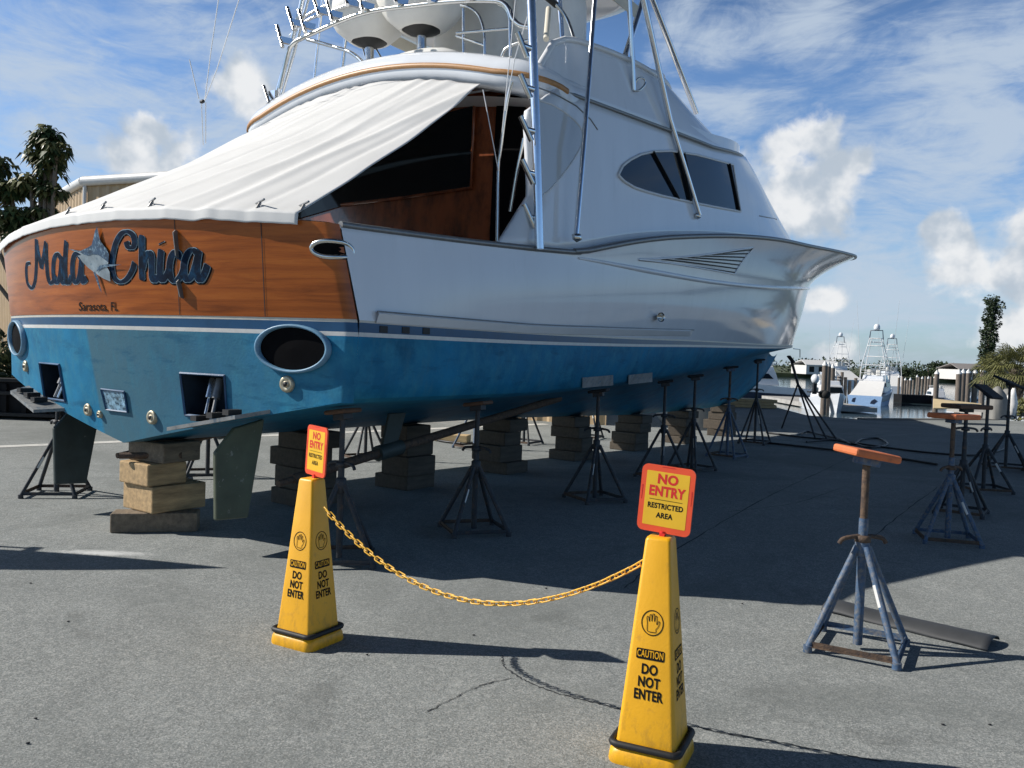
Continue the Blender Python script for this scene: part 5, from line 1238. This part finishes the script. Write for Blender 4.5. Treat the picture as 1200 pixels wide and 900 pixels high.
# ================================================================== beyond the yard, right
def hull_loft(mb, L, Bm, f0, f1, sl=.35, mi=(0, 1), n=20):
    """simple motor-boat hull above its waterline: slot mi[0] lower band, mi[1] upper side"""
    rows = []
    for i in range(n + 1):
        t = i / n; w_ = Bm / 2 * (1 - max(0, (t - .45) / .55) ** 2.2); zs_ = f0 + (f1 - f0) * t ** 1.6; y = L * t
        wl = w_ * (.92 - .55 * t ** 3); yb = y - t ** 3 * L * .10
        rows.append([(0, yb, -.3), (wl, yb, -.1), (wl + (w_ - wl) * .35, yb + (y - yb) * .4, zs_ * .42), (w_, y, zs_)])
    for s in (1, -1):
        for j in range(3):
            vs = [(x * s, y, z) for r in rows for (x, y, z) in (r[j], r[j + 1])]
            mb.add(vs, [(2 * i, 2 * i + 2, 2 * i + 3, 2 * i + 1) for i in range(n)], mi[0] if j < 2 else mi[1], True)
    r = rows[0]; mb.add([(-r[3][0], 0, r[3][2]), (-r[2][0], 0, r[2][2]), (-r[1][0], 0, r[1][2]), r[1], r[2], r[3]], [(0, 1, 4, 5), ], mi[0]); mb.add([(-r[2][0], 0, r[2][2]), (-r[1][0], 0, r[1][2]), r[1], r[2]], [(0, 1, 2, 3)], mi[0])
    vs = [(s * r_[3][0] * .98, r_[3][1], r_[3][2] - .03) for r_ in rows for s in (1, -1)]; mb.add(vs, [(2 * i, 2 * i + 1, 2 * i + 3, 2 * i + 2) for i in range(n)], mi[1])
WZ = -1.37
def marina_boat(label, px, depth, heading, sc=1.0, low='bluepaint_lt', side='gel', tower=True, cover_=True, group='boats moored in the marina', bimini=False):
    P = at_depth(px, 470, depth); t = thing('moored_boat', label, 'boat', (P.x, P.y, WZ), -heading, group); t.scale = (sc, sc, sc)
    h = MB(); hull_loft(h, 11.5, 3.5, 1.05, 2.1); h.build('hull', [low, side], t)
    c = MB(); c.box((0, 6.0, 2.05), (2.7, 4.6, 1.5), taper=.82); co_ = c.build('cabin', 'gel_matt', t, bevel=.12)
    for s in (1, -1):
        q = MB(); q.prism([(s * 1.36, 4.4, 2.0), (s * 1.36, 7.4, 2.0), (s * 1.24, 7.2, 2.5), (s * 1.24, 4.9, 2.5)], (s * .02, 0, 0)); q.build('side_window', 'glass', co_)
    q = MB(); q.prism([(-1.1, 8.35, 2.0), (1.1, 8.35, 2.0), (.95, 8.05, 2.6), (-.95, 8.05, 2.6)], (0, .02, .01)); q.build('windscreen', 'glass', co_)
    if cover_:
        q = MB(); q.grid(lambda u, v: Vector(((-1.62 + 3.24 * u) * (1 - .2 * (1 - v)), .06 + 3.7 * (1 - v), 1.02 + 1.55 * (1 - v) - .08 * math.sin(math.pi * v))), 10, 10); q.build('cockpit_cover', 'canvas', t)
    q = MB(); q.box((0, 5.6, 3.0), (2.3, 2.8, .5), taper=.9); q.build('flybridge', 'gel', t, bevel=.08)
    q = MB(); q.box((0, 5.4, 3.55), (.9, .7, .9)); q.build('helm_console', 'vinyl', t, bevel=.1)
    for s in (-.5, .5): q = MB(); q.box((s, 4.5, 3.5), (.5, .45, .7)); q.build('helm_seat', 'vinyl', t, bevel=.1)
    rl = MB()
    for z in (3.45, 3.75): rl.tube([(-1.2, 6.6, z), (-1.2, 4.1, z), (1.2, 4.1, z), (1.2, 6.6, z)], .03, 5)
    rl.build('flybridge_rail', 'gel_matt', t)
    if tower:
        for (x, y) in ((1.35, 3.9), (-1.35, 3.9), (1.35, 6.6), (-1.35, 6.6)):
            q = MB(); q.tube([(x, y, 2.4), (x * .9, y * .9 + .5, 4.3), (x * .42, 4.9 + (y - 5.2) * .4, 7.3)], .045, 6); q.build('tower_leg', 'gel_matt', t)
        q = MB(); q.box((0, 5.2, 4.35), (2.5, 2.4, .10)); q.build('hardtop', 'gel_matt', t, bevel=.03)
        q = MB()
        for z, k in ((5.3, .76), (6.5, .55), (7.3, .44)): q.tube([(1.3 * k, 4.2, z), (1.3 * k, 6.0, z), (-1.3 * k, 6.0, z), (-1.3 * k, 4.2, z), (1.3 * k, 4.2, z)], .035, 5)
        q.build('tower_ring', 'gel_matt', t)
        q = MB(); q.box((0, 5.1, 6.9), (1.1, 1.2, .08)); q.build('tower_platform', 'gel_matt', t)
        q = MB(); q.tube([(-.72, 5.0, 7.2), (-.62, 5.0, 8.2), (.62, 5.0, 8.2), (.72, 5.0, 7.2)], .06, 6); q.build('radar_arch', 'navyhull', t)
        q = MB(); q.lathe((0, 5.0, 8.25), [(0, 0), (.28, 0), (.34, .15), (.33, .40), (.22, .62), (0, .70)], 16); q.build('radome', 'gel', t)
        for s in (1, -1): q = MB(); q.tube([(s * 1.5, 5.5, 2.4), (s * 2.2, 4.8, 11.5)], [.03, .012], 5); q.build('outrigger', 'gel_matt', t)
    return t
m1 = marina_boat('white sport fishing boat with blue stern and tall tower in the slip', 1013, 66, R_(33), .73, 'bluepaint_lt')
mk = MB(); mk.prism([(.55, -.03, .25), (.95, -.03, .2), (1.3, -.03, .55), (1.0, -.03, .75), (.7, -.03, .55)], (0, .02, 0)); mk.prism([(-1.3, -.03, .35), (-1.0, -.03, .3), (-.9, -.03, .8), (-1.2, -.03, .7)], (0, .02, 0)); mk.build('stern_emblem', 'navyhull', m1)
marina_boat('second white tower boat, mostly hidden behind the blue sterned one', 1051, 100, R_(12), .80, 'gel')
marina_boat('farthest tower boat, left of the pair in the slip', 1000, 128, R_(-8), .92, 'gel')
marina_boat('dark hulled cruiser moored under the bow of the big boat', 948, 74, R_(-95), .85, 'navyhull', 'gel', False, False)
marina_boat('pale grey motor boat with bow towards the yard at the left dock', 955, 60, R_(188), .62, 'gel', 'gel', False, False)
marina_boat('small navy boat with white roof by the right pilings', 1107, 72, R_(10), .42, 'navyhull', 'navyhull', False, False)
marina_boat('small pale boat lying ahead of the navy boat', 1118, 64, R_(60), .34, 'gel', 'gel', False, False)
# pilings
def piling(px, top, depth, r=.15, cap=True, lab='timber piling with a white cap rising from the marina water'):
    P = at_depth(px, top, depth); q = MB(); q.tube([(P.x, P.y, WZ - .6), (P.x, P.y, P.z)], [r * 1.1, r], 8); o = q.build('piling', 'pile'); tag(o, lab, 'piling', 'marina pilings')
    if cap: c = MB(); c.lathe((P.x, P.y, P.z), [(r * 1.05, -.02), (r * 1.05, .04), (0, .30)], 8); c.build('piling_cap', 'pilecap', o)
for px, top, d in ((967, 428, 52), (971, 429, 54), (976, 431, 56)): piling(px, top, d, .17, True, 'tall capped piling in the close group left of the blue sterned boat')
for px, top in ((983, 440), (987, 436), (991, 442), (996, 446), (1003, 443), (1008, 447)): piling(px, top, 72, .14, False, 'bare piling behind the left dock of the slip')
for i in range(14): piling(1054 + i * 3.4 + rnd.uniform(-.8, .8), 443 + rnd.uniform(-2, 3), 88 + rnd.uniform(-4, 10), .13, i % 2 == 0, 'slim piling in the long row right of the blue sterned boat')
for px, top, d in ((1098, 438, 60), (1124, 438, 52), (1129, 437, 56), (1135, 437, 58), (1143, 437, 58), (1152, 435, 54)): piling(px, top, d, .17, True, 'tall capped piling at the right dock near the palm')
for px in (974, 980, 986):
    P = at_depth(px, 448, 78); q = MB(); q.box((P.x, P.y, WZ + 1.6), (.34, .3, 1.3), taper=.8); o = q.build('dock_pedestal', 'gel_matt', None, bevel=.06); tag(o, 'white dock pedestal standing among the left pilings', 'pedestal', 'white dock pedestals')
fdk = MB(); A, B = at_depth(1052, 463, 74), at_depth(1092, 463, 74); fdk.box(((A.x + B.x) / 2, 74, WZ + .35), (B.x - A.x, 1.6, .75)); o = fdk.build('floating_dock', 'blackbox'); tag(o, 'black floating dock on the water right of the blue sterned boat', 'dock')
pr_ = MB(); A = at_depth(978, 468, 60); pr_.box((A.x - .8, 62, WZ + .22), (3.4, 14, .3)); o = pr_.build('dock', 'concrete'); tag(o, 'pale concrete dock left of the blue sterned boat', 'dock')
# dark seawall caps along the edge of the yard
sw = MB(); sw.prism([(16.5, 28.6, -2), (11.0, 26.2, -2), (10.9, 26.7, -2), (16.3, 29.1, -2)], (0, 0, 2.02)); o = sw.build('seawall', 'seawall'); tag(o, 'dark low seawall along the edge of the yard at the slip', 'seawall')
# things at the water's edge
q = MB(); A = at_depth(1094, 467, 26.6); B = at_depth(1150, 473, 26.6); A2 = at_depth(1094, 478, 25.6); B2 = at_depth(1150, 478, 25.6); q.prism([A2, B2, B, A], (0, .02, -.03)); o = q.build('plywood_sheet', 'plyd'); tag(o, 'pale plywood sheet standing on edge behind the brown topped stand', 'plywood')
for i, (x0, x1, top, wd, lab, key) in enumerate(((1157, 1178, 452, .7, 'grey tarpaulin covered load standing under the palm', 'greytarp'), (1170, 1188, 455, .6, 'second grey covered load beside the palm trunk', 'greytarp'))):
    A = at_depth(x0, 480, 29 + i); B = at_depth(x1, 480, 29 + i); zt = at_depth(x0, top, 29 + i).z; mb = MB(); L = (B - A).length
    mb.grid(lambda u, v: Vector((A.x + (B.x - A.x) * u + .06 * noise.noise(Vector((u * 3, v * 4, i))), A.y + wd * (v - .5), (zt - .0) * min(1, (math.sin(math.pi * min(1, max(0, u))) ** .35)) * min(1, math.sin(math.pi * v) ** .25 if 0 < v < 1 else 0))), 14, 8)
    o = mb.build('covered_load', key); tag(o, lab, 'covered load', 'covered loads under the palm')
mb = MB(); A = at_depth(1186, 466, 29.4); mb.blob((A.x, A.y, .55), (.16, .2, .55), 2, wob=.3); o = mb.build('plastic_wrapping', 'whitebag'); tag(o, 'bright white plastic wrapping beside the grey covered load', 'wrapping')
ck2 = MB(); A = gp(1150, 487); ck2.prism([(A.x, A.y, .0), (A.x + 6, A.y + 1, .0), (A.x + 6, A.y + 3, 0), (A.x, A.y + 2.5, 0)], (0, 0, .12)); struct(ck2.build('kerb_strip', 'concrete'))
# lumber pile under the bow
base = gp(886, 478)
for i in range(9):
    q = MB(); q.box((0, 0, 0), (1.9 + rnd.uniform(-.2, .3), .28, .10)); o = q.build('plank', 'lumber', None, bevel=.01, loc=(base.x - .3 + rnd.uniform(-.15, .15), base.y + .3 * (i % 3), .06 + .105 * (i // 3))); o.rotation_euler = (0, 0, R_(-6) + rnd.uniform(-.04, .04)); tag(o, 'fresh plank in the lumber pile under the bow', 'plank', 'planks in the lumber pile')
# trolley with a covered outboard by the left dock
t = thing('outboard_trolley', 'white cowled outboard motor on a small black trolley by the left dock', 'outboard motor', tuple(at_depth(954, 468, 42)[:2]) + (0,), 0)
q = MB(); q.blob((0, 0, .95), (.19, .27, .25), 2); q.build('cowling', 'gel', t); q = MB(); q.box((0, 0, .5), (.16, .2, .6)); q.build('motor_leg', 'black_gap', t)
q = MB(); q.bar((-.3, 0, .3), (.6, 0, .3), .4, .06); q.build('trolley_frame', 'black_gap', t)
for s in (-.25, .25): q = MB(); q.lathe((.5, s, .2), [(0, -.05), (.2, -.05), (.2, .05), (0, .05)], 14, axis=Vector((0, 1, 0))); q.build('wheel', 'tyre', t)
# far things seen under the keel
q = MB(); A = gp(777, 497); q.blob((A.x, A.y, .5), (.18, .2, .5), 2, wob=.4, seed=2); o = q.build('plastic_wrapping', 'whitebag'); tag(o, 'white wrapped bundle standing in the sun beyond the keel blocks', 'wrapping')
q = MB(); A = gp(815, 503); q.grid(lambda u, v: Vector((A.x - .45 + .9 * u, A.y + .6 * (v - .5), 1.05 * (1 - abs(2 * v - 1)) ** .6 * (.6 + .4 * math.sin(math.pi * u)))), 10, 8); o = q.build('covered_load', 'greytarp'); tag(o, 'grey tarpaulin tent beyond the forward keel blocks', 'covered load')

# trees ------------------------------------------------------------------------
def leaf_cloud(mb, c, rad, n, size, seed, drop=0.0, gap=.0, asp=.45, mis=(0,)):
    rr = random.Random(seed); c = Vector(c)
    for i in range(n):
        while True:
            d = Vector((rr.uniform(-1, 1), rr.uniform(-1, 1), rr.uniform(-1, 1)))
            if d.length <= 1: break
        d = d * (.55 + .45 * rr.random()) if d.length < .5 else d
        p = c + Vector((d.x * rad[0], d.y * rad[1], d.z * rad[2]))
        if noise.noise(p * (1.1 / max(rad)) * 2.2 + Vector((seed, 0, 0))) < gap: continue
        out = Vector((d.x, d.y, d.z * .6 + .2 - drop)).normalized(); a = Vector((rr.gauss(0, .5), rr.gauss(0, .5), rr.gauss(0, .4))); ax = (out + a).normalized(); sd_ = ax.cross(Vector((rr.uniform(-1, 1), rr.uniform(-1, 1), rr.uniform(-1, 1)))).normalized(); L = size * rr.uniform(.6, 1.3); w_ = L * asp * .5
        mb.add([p, p + ax * L * .45 + sd_ * w_, p + ax * L, p + ax * L * .45 - sd_ * w_], [(0, 1, 2, 3)], rr.choice(mis))
def bush_tree(label, px, top, base_z, depth, rad, leaf, n, seed, mats=('leaf_c', 'leaf_a'), group='trees across the marina', name='tree', trunk=True):
    P = at_depth(px, top, depth); t = thing(name, label, 'tree', (P.x, P.y, base_z), 0, group); H = P.z - base_z; mb = MB(); rr = random.Random(seed)
    for k in range(7):
        c = (rr.uniform(-.55, .55) * rad[0], rr.uniform(-.5, .5) * rad[1], H - rad[2] * rr.uniform(.6, 1.45)); q = rr.uniform(.38, .62); leaf_cloud(mb, c, (rad[0] * q, rad[1] * q, rad[2] * q), n // 7, leaf, seed * 13 + k, 0, -.25, .6, (0, 0, 1))
    mb.build('crown', list(mats), t)
    if trunk: q = MB(); q.tube([(0, 0, 0), (.1, 0, H * .5), (0, .1, H * .75)], [rad[0] * .07, rad[0] * .05, rad[0] * .03], 7); q.build('trunk', 'bark', t)
    return t
FAR = [(905, 438, 9, 'low dark tree behind the moored cruiser'), (966, 424, 6, 'rounded dark tree rising over the close group of capped pilings'), (978, 420, 7, 'taller dark tree left of the tower boats'), (990, 430, 6, 'low dark tree behind the farthest tower boat'), (1062, 430, 5, 'small tree right of the hidden tower boat'), (1074, 429, 7, 'broad dark tree midway between tower boat and tall piling'), (1088, 428, 7, 'broad dark tree behind the tall single piling'), (1108, 420, 6, 'feathery tall tree left of the pale house'), (1118, 430, 5, 'low tree in front of the pale house'), (1150, 428, 6, 'dark tree between the pale house and the palm'), (1165, 428, 6, 'dark tree behind the palm')]
for i, (px, top, r, lab) in enumerate(FAR): bush_tree(lab, px, top, -.4, 195 + 8 * (i % 3), (r * .55, r * .5, r * .34), .55, 1500, 20 + i)
th_ = MB()
for i in range(1):
    rr = random.Random(5)
    for k in range(60): leaf_cloud(th_, (30 + k * 4.4 + rr.uniform(-2, 2), 215 + rr.uniform(-6, 6), 1.2 + rr.uniform(-.5, .8)), (3.4, 3, 2.0), 170, .7, 400 + k, 0, -.3, .6, (0, 0, 1))
o = th_.build('far_wood', ['leaf_c', 'leaf_a']); o['kind'] = 'stuff'
# pale houses on the far shore
for px, wd, hgt, lab in ((1128, 7, 3.4, 'pale house with grey roof across the marina, left of the palm'), (1142, 6, 2.9, 'lower pale house beside the larger one across the marina'), (958, 9, 3.0, 'long white roofed building across the marina left of the pilings')):
    P = at_depth(px, 440, 188); t = thing('house', lab, 'house', (P.x, P.y, -.4), R_(8), 'houses on the far shore')
    q = MB(); q.box((0, 0, hgt * .32), (wd, 7, hgt * .64)); wl_ = q.build('wall', 'roof_w', t)
    for k in range(4): w2 = MB(); w2.box((-wd * .36 + wd * .24 * k, -3.52, hgt * .36), (1.1, .06, 1.2)); w2.build('window', 'glass', t)
    q = MB(); q.prism([(-wd * .54, -4, hgt * .64), (wd * .54, -4, hgt * .64), (wd * .44, 0, hgt), (-wd * .44, 0, hgt)], (0, 0, .15)); q.prism([(-wd * .54, 4, hgt * .64), (wd * .54, 4, hgt * .64), (wd * .44, 0, hgt), (-wd * .44, 0, hgt)], (0, 0, .15)); q.build('roof', 'roof_g' if px > 1000 else 'bldg_trim', t)
# tall narrow tree
P = at_depth(1170, 347, 72); t = thing('columnar_tree', 'very tall narrow dark tree standing above the palm', 'tree', (P.x - .3, P.y, -.4), 0); H = P.z + .4; mb = MB(); rr = random.Random(8)
for k in range(26):
    f = k / 25; z = 1.6 + (H - 1.9) * f; rr_ = (.62 - .12 * f) * rr.uniform(.65, 1.15); leaf_cloud(mb, (rr.uniform(-.28, .28) - .5 * (1 - f), rr.uniform(-.2, .2), z), (rr_, rr_, .42), 330, .2, 70 + k, .5, -.12, .6, (0, 0, 1))
mb.build('crown', ['leaf_c', 'leaf_a'], t); q = MB(); q.tube([(-.6, 0, 0), (-.3, 0, H * .5), (0, 0, H * .95)], [.2, .14, .05], 8); q.build('trunk', 'bark', t)
# cabbage palms
def palm(label, px, crown_y, depth, seed, nf=34, R0=1.5):
    P = at_depth(px, crown_y, depth); t = thing('palm_tree', label, 'palm', (P.x, P.y, 0), 0, 'palms at the right edge'); H = P.z; rr = random.Random(seed)
    q = MB(); q.tube([(0, 0, 0), (.03, 0, H * .5), (0, 0, H)], [.27, .24, .20], 12)
    for k in range(70):
        a = k * 2.4; z = .12 + (H - .25) * k / 70; d = Vector((math.cos(a), math.sin(a), 0)); s = Vector((-d.y, d.x, 0)); b = Vector((0, 0, z)) + d * .23; q.add([b - s * .09, b + s * .09, b + d * .10 + s * .03 + Vector((0, 0, .22)), b + d * .10 - s * .03 + Vector((0, 0, .22))], [(0, 1, 2, 3)])
    q.build('trunk', 'palmbark', t)
    for k in range(nf):
        a = k * 2.399; el = R_(75 - 115 * (k / nf)) + rr.uniform(-.15, .15); d = Vector((math.cos(a) * math.cos(el), math.sin(a) * math.cos(el), math.sin(el))); L = R0 * rr.uniform(.8, 1.1); up = Vector((0, 0, 1)); s = d.cross(up).normalized(); n_ = s.cross(d); mb = MB(); o_ = Vector((0, 0, H - .05))
        stem = [o_, o_ + d * L * .25, o_ + d * L * .5 + Vector((0, 0, -.04))]; mb.tube(stem, [.02, .015, .01], 5)
        c = stem[-1]
        for j in range(22):
            f = (j / 21 - .5) * R_(210); dd = d * math.cos(f) + s * math.sin(f); l = L * .62 * (1 - .25 * abs(j / 21 - .5)) * rr.uniform(.85, 1.1); w_ = (dd.cross(n_)).normalized() * .022; tip = c + dd * l + Vector((0, 0, -l * .30 * rr.uniform(.6, 1.5))); md = c + dd * l * .55 + n_ * .03
            mb.add([c, md + w_, tip, md - w_], [(0, 1, 2, 3)])
        mb.build('frond', 'frond', t)
palm('shaggy palm with grey bark at the right edge behind the stands', 1192, 432, 33, 3, 40, 1.35)
palm('second palm, lower and left of the shaggy one', 1168, 436, 36, 5, 30, 1.15)
P = at_depth(1203, 480, 31); t = thing('shrub', 'low green shrub at the foot of the right palm', 'shrub', (P.x, P.y, 0)); mb = MB(); leaf_cloud(mb, (0, 0, .25), (.9, .5, .35), 500, .22, 77, 0, -.5); mb.build('foliage', 'leaf_b', t)

# ================================================================== left: building, tree and dark steel box
bd = thing('metal_building', 'tan ribbed metal building with white roof edge behind the boat', 'building', (0, 0, 0))
c0 = at_depth(100, 214, 27); zc = c0.z; c1 = at_depth(330, 214, 27); c2 = Vector((c0.x - 7.5, 27 - 0 + 9, 0))
p0 = Vector((c0.x, c0.y, 0)); pR = Vector((c0.x + 16, 20.5, 0)); pL = Vector((c0.x - 12.5, 42, 0))
def ribbed(a, b, h0, h1, name):
    mb = MB(); d = (b - a); n = int(d.length / .08); nr = Vector((d.y, -d.x, 0)).normalized();
    if nr.y > 0: nr = -nr
    vs = []; fs = []
    for i in range(n + 1):
        f = i / n; k = i % 5; off = (.045 if k in (2, 3) else 0.0); p_ = a + d * f + nr * off; vs += [(p_.x, p_.y, 0), (p_.x, p_.y, h0 + (h1 - h0) * f)]
    mb.add(vs, [(2 * i, 2 * i + 2, 2 * i + 3, 2 * i + 1) for i in range(n)]); return mb.build(name, 'bldg', bd)
zl = at_depth(66, 226, 30).z
ribbed(p0, pR, zc, zc, 'wall'); ribbed(p0, pL, zc, zc - .2, 'wall')
for a, b, za, zb2 in ((p0, pR, zc, zc), (p0, pL, zc, zc - .2)):
    tr_ = MB(); nr = Vector((0, -.12, 0)); tr_.tube([Vector((a.x, a.y - .12, za + .02)), Vector((b.x, b.y - .12, zb2 + .02))], .15, 10); tr_.build('gutter', 'bldg_trim', bd)
rf = MB(); rf.add([(p0.x, p0.y, zc + .12), (pR.x, pR.y, zc + .12), (pR.x + 2, pR.y + 14, zc + .5), (p0.x + 2, p0.y + 16, zc + .5), (pL.x, pL.y, zc - .08)], [(0, 1, 2, 3), (0, 3, 4)]); rf.build('roof', 'bldg_trim', bd)
for x_ in (2.2, ): dn = MB(); q = p0.lerp(pR, x_ / 16); dn.tube([(p0.x + .05, p0.y - .12, 0), (p0.x + .05, p0.y - .12, zc)], .06, 8); dn.build('downpipe', 'bldg_trim', bd)
# rubber-leaved tree in front of it
P = at_depth(50, 400, 21); lt_ = thing('umbrella_tree', 'dark glossy leaved tree with drooping whorls beside the tan building', 'tree', (P.x, P.y, 0)); cr = MB(); tk = MB(); rr = random.Random(11)
def whorl(c, R0, n, seed, mi):
    r2 = random.Random(seed)
    for k in range(n):
        a = 2 * math.pi * k / n + r2.uniform(-.3, .3); el = r2.uniform(-.5, .25); d = Vector((math.cos(a) * math.cos(el), math.sin(a) * math.cos(el), math.sin(el))); L = R0 * r2.uniform(.8, 1.2); s = d.cross(Vector((0, 0, 1))).normalized() * L * .20
        m_ = c + d * L * .55 + Vector((0, 0, .02)); tip = c + d * L + Vector((0, 0, -L * .45)); b = c + d * L * .12
        cr.add([b, m_ + s, tip, m_ - s], [(0, 1, 2, 3)], mi)
def clump(px, py, dx, rad, n, seed):
    c0_ = at_depth(px, py, 21 + dx) - Vector((P.x, P.y, 0)); r3 = random.Random(seed)
    for k in range(n):
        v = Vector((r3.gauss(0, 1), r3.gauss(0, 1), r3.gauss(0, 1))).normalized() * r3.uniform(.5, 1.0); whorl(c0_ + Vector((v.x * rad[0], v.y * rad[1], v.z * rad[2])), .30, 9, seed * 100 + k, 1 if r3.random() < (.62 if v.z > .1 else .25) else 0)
    return c0_
cl_ = []
for (px, py, dx, rad, n, sd_) in ((54, 160, 0, (.30, .30, .22), 20, 1), (47, 178, .2, (.34, .3, .24), 22, 2), (66, 176, -.2, (.26, .3, .26), 16, 3), (60, 196, 0, (.28, .3, .2), 15, 13), (36, 212, 0, (.42, .4, .2), 24, 4), (60, 224, 0, (.26, .3, .22), 14, 14), (12, 222, .3, (.42, .4, .3), 26, 5), (-4, 195, .4, (.35, .4, .35), 24, 6), (14, 256, 0, (.6, .5, .34), 40, 7), (48, 250, .3, (.45, .4, .28), 26, 8), (-30, 225, .2, (.9, .8, .8), 60, 9), (-60, 260, .3, (.9, .8, .8), 60, 10), (32, 280, .1, (.5, .5, .25), 24, 12)):
    cl_.append(clump(px, py, dx, rad, n, sd_))
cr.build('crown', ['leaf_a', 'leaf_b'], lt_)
for c in cl_: q = MB(); q.tube(smooth_path([(0, 0, 1.4), Vector((c.x * .3, c.y * .3, 2.4)), c], 5), [.07] * 5 + [.05] * 5 + [.03], 7); q.build('branch', 'bark', lt_)
q = MB(); q.tube([(0, 0, 0), (.05, 0, .8), (0, 0, 1.5)], [.16, .13, .11], 9); q.build('trunk', 'bark', lt_)
for px, py, dp, r, lab in ((22, 440, 17.5, .5, 'dark shrub between the black steel box and the boat stern'), (-10, 420, 20, .9, 'big dark shrub left behind the black steel box')):
    A = at_depth(px, py, dp); t = thing('shrub', lab, 'shrub', (A.x, A.y, 0), 0, 'shrubs by the building'); mb = MB(); leaf_cloud(mb, (0, 0, A.z), (r, r * .8, A.z * .55), 700, .2, int(px) + 50, 0, -.3, .5, (0, 0, 1)); leaf_cloud(mb, (0, 0, A.z * .5), (r, r * .8, A.z * .5), 500, .2, int(px) + 51, 0, -.3, .5, (0, 0, 1)); mb.build('foliage', ['leaf_c', 'leaf_b'], t)
A = gp(-140, 497); B = gp(140, 497); bxl = thing('steel_box', 'long black open steel box with ribbed sides behind the boat stern', 'steel box', (0, 0, 0))
h_ = at_depth(20, 446, 16.2).z; d = Vector((B.x - A.x, 0, 0)); yb0 = gp(45, 493).y
q = MB(); q.box(((A.x + B.x) / 2 - 1.0, yb0 + 1.2, h_ / 2 + .04), (B.x - A.x - .6, 2.2, h_ - .08)); q.build('box_body', 'blackbox', bxl, bevel=.03)
for k in range(3): z = (.10, .52, h_ - .02)[k]; q = MB(); q.box(((A.x + B.x) / 2 - 1.0, yb0 + .07, z), (B.x - A.x - .4, .16, .07)); q.build('side_rail', 'tyre', bxl, bevel=.01)
for k in range(9): q = MB(); q.box((A.x + .4 + k * (B.x - A.x) / 9, yb0 + .08, h_ * .5), (.09, .10, h_ - .2)); q.build('side_rib', 'blackbox', bxl)

# made-up slim boat on trestles, unseen past the left edge, added for its shadow
ky = thing('shadow_caster', 'made-up narrow white hull on two trestles, unseen, added for its shadow', 'shadow_caster', (-7.0, 6.33, 1.98), 0)
mb = MB()
def kyp(u, v):
    x = -2.0 + 4.0 * u; w_ = .30 * (1 - abs(2 * u - 1) ** 2.2); a = 2 * math.pi * v; rk = .16 * abs(2 * u - 1) ** 3
    return Vector((x, w_ * math.cos(a), rk + (.14 if math.sin(a) < 0 else .07) * math.sin(a) * (1 - abs(2 * u - 1) ** 4)))
mb.grid(kyp, 40, 16); mb.build('caster_hull', 'gel', ky); q = MB(); q.grid(lambda u, v: Vector((.45 * v * math.cos(2 * math.pi * u), .17 * v * math.sin(2 * math.pi * u), .075)), 24, 2, closeu=True); q.build('cockpit_opening', 'dark', ky)
for x_, lab in ((-8.1, 'added steel prop under the far left end of the shadow caster'), (-6.2, 'added steel prop under the near right end of the shadow caster')):
    t = thing('caster_prop', lab, 'caster_prop', (x_, 6.33, 0), 0, 'added props under the shadow caster')
    q = MB(); q.bar((0, -.4, 1.82), (0, .4, 1.82), .05, .05); q.build('cross_bar', 'rust', t)
    for s in (-1, 1):
        for e in (-1, 1): q = MB(); q.tube([(0, s * .35, 1.8), (e * .35, s * .42, 0)], .02, 8); q.build('leg', 'rust', t)
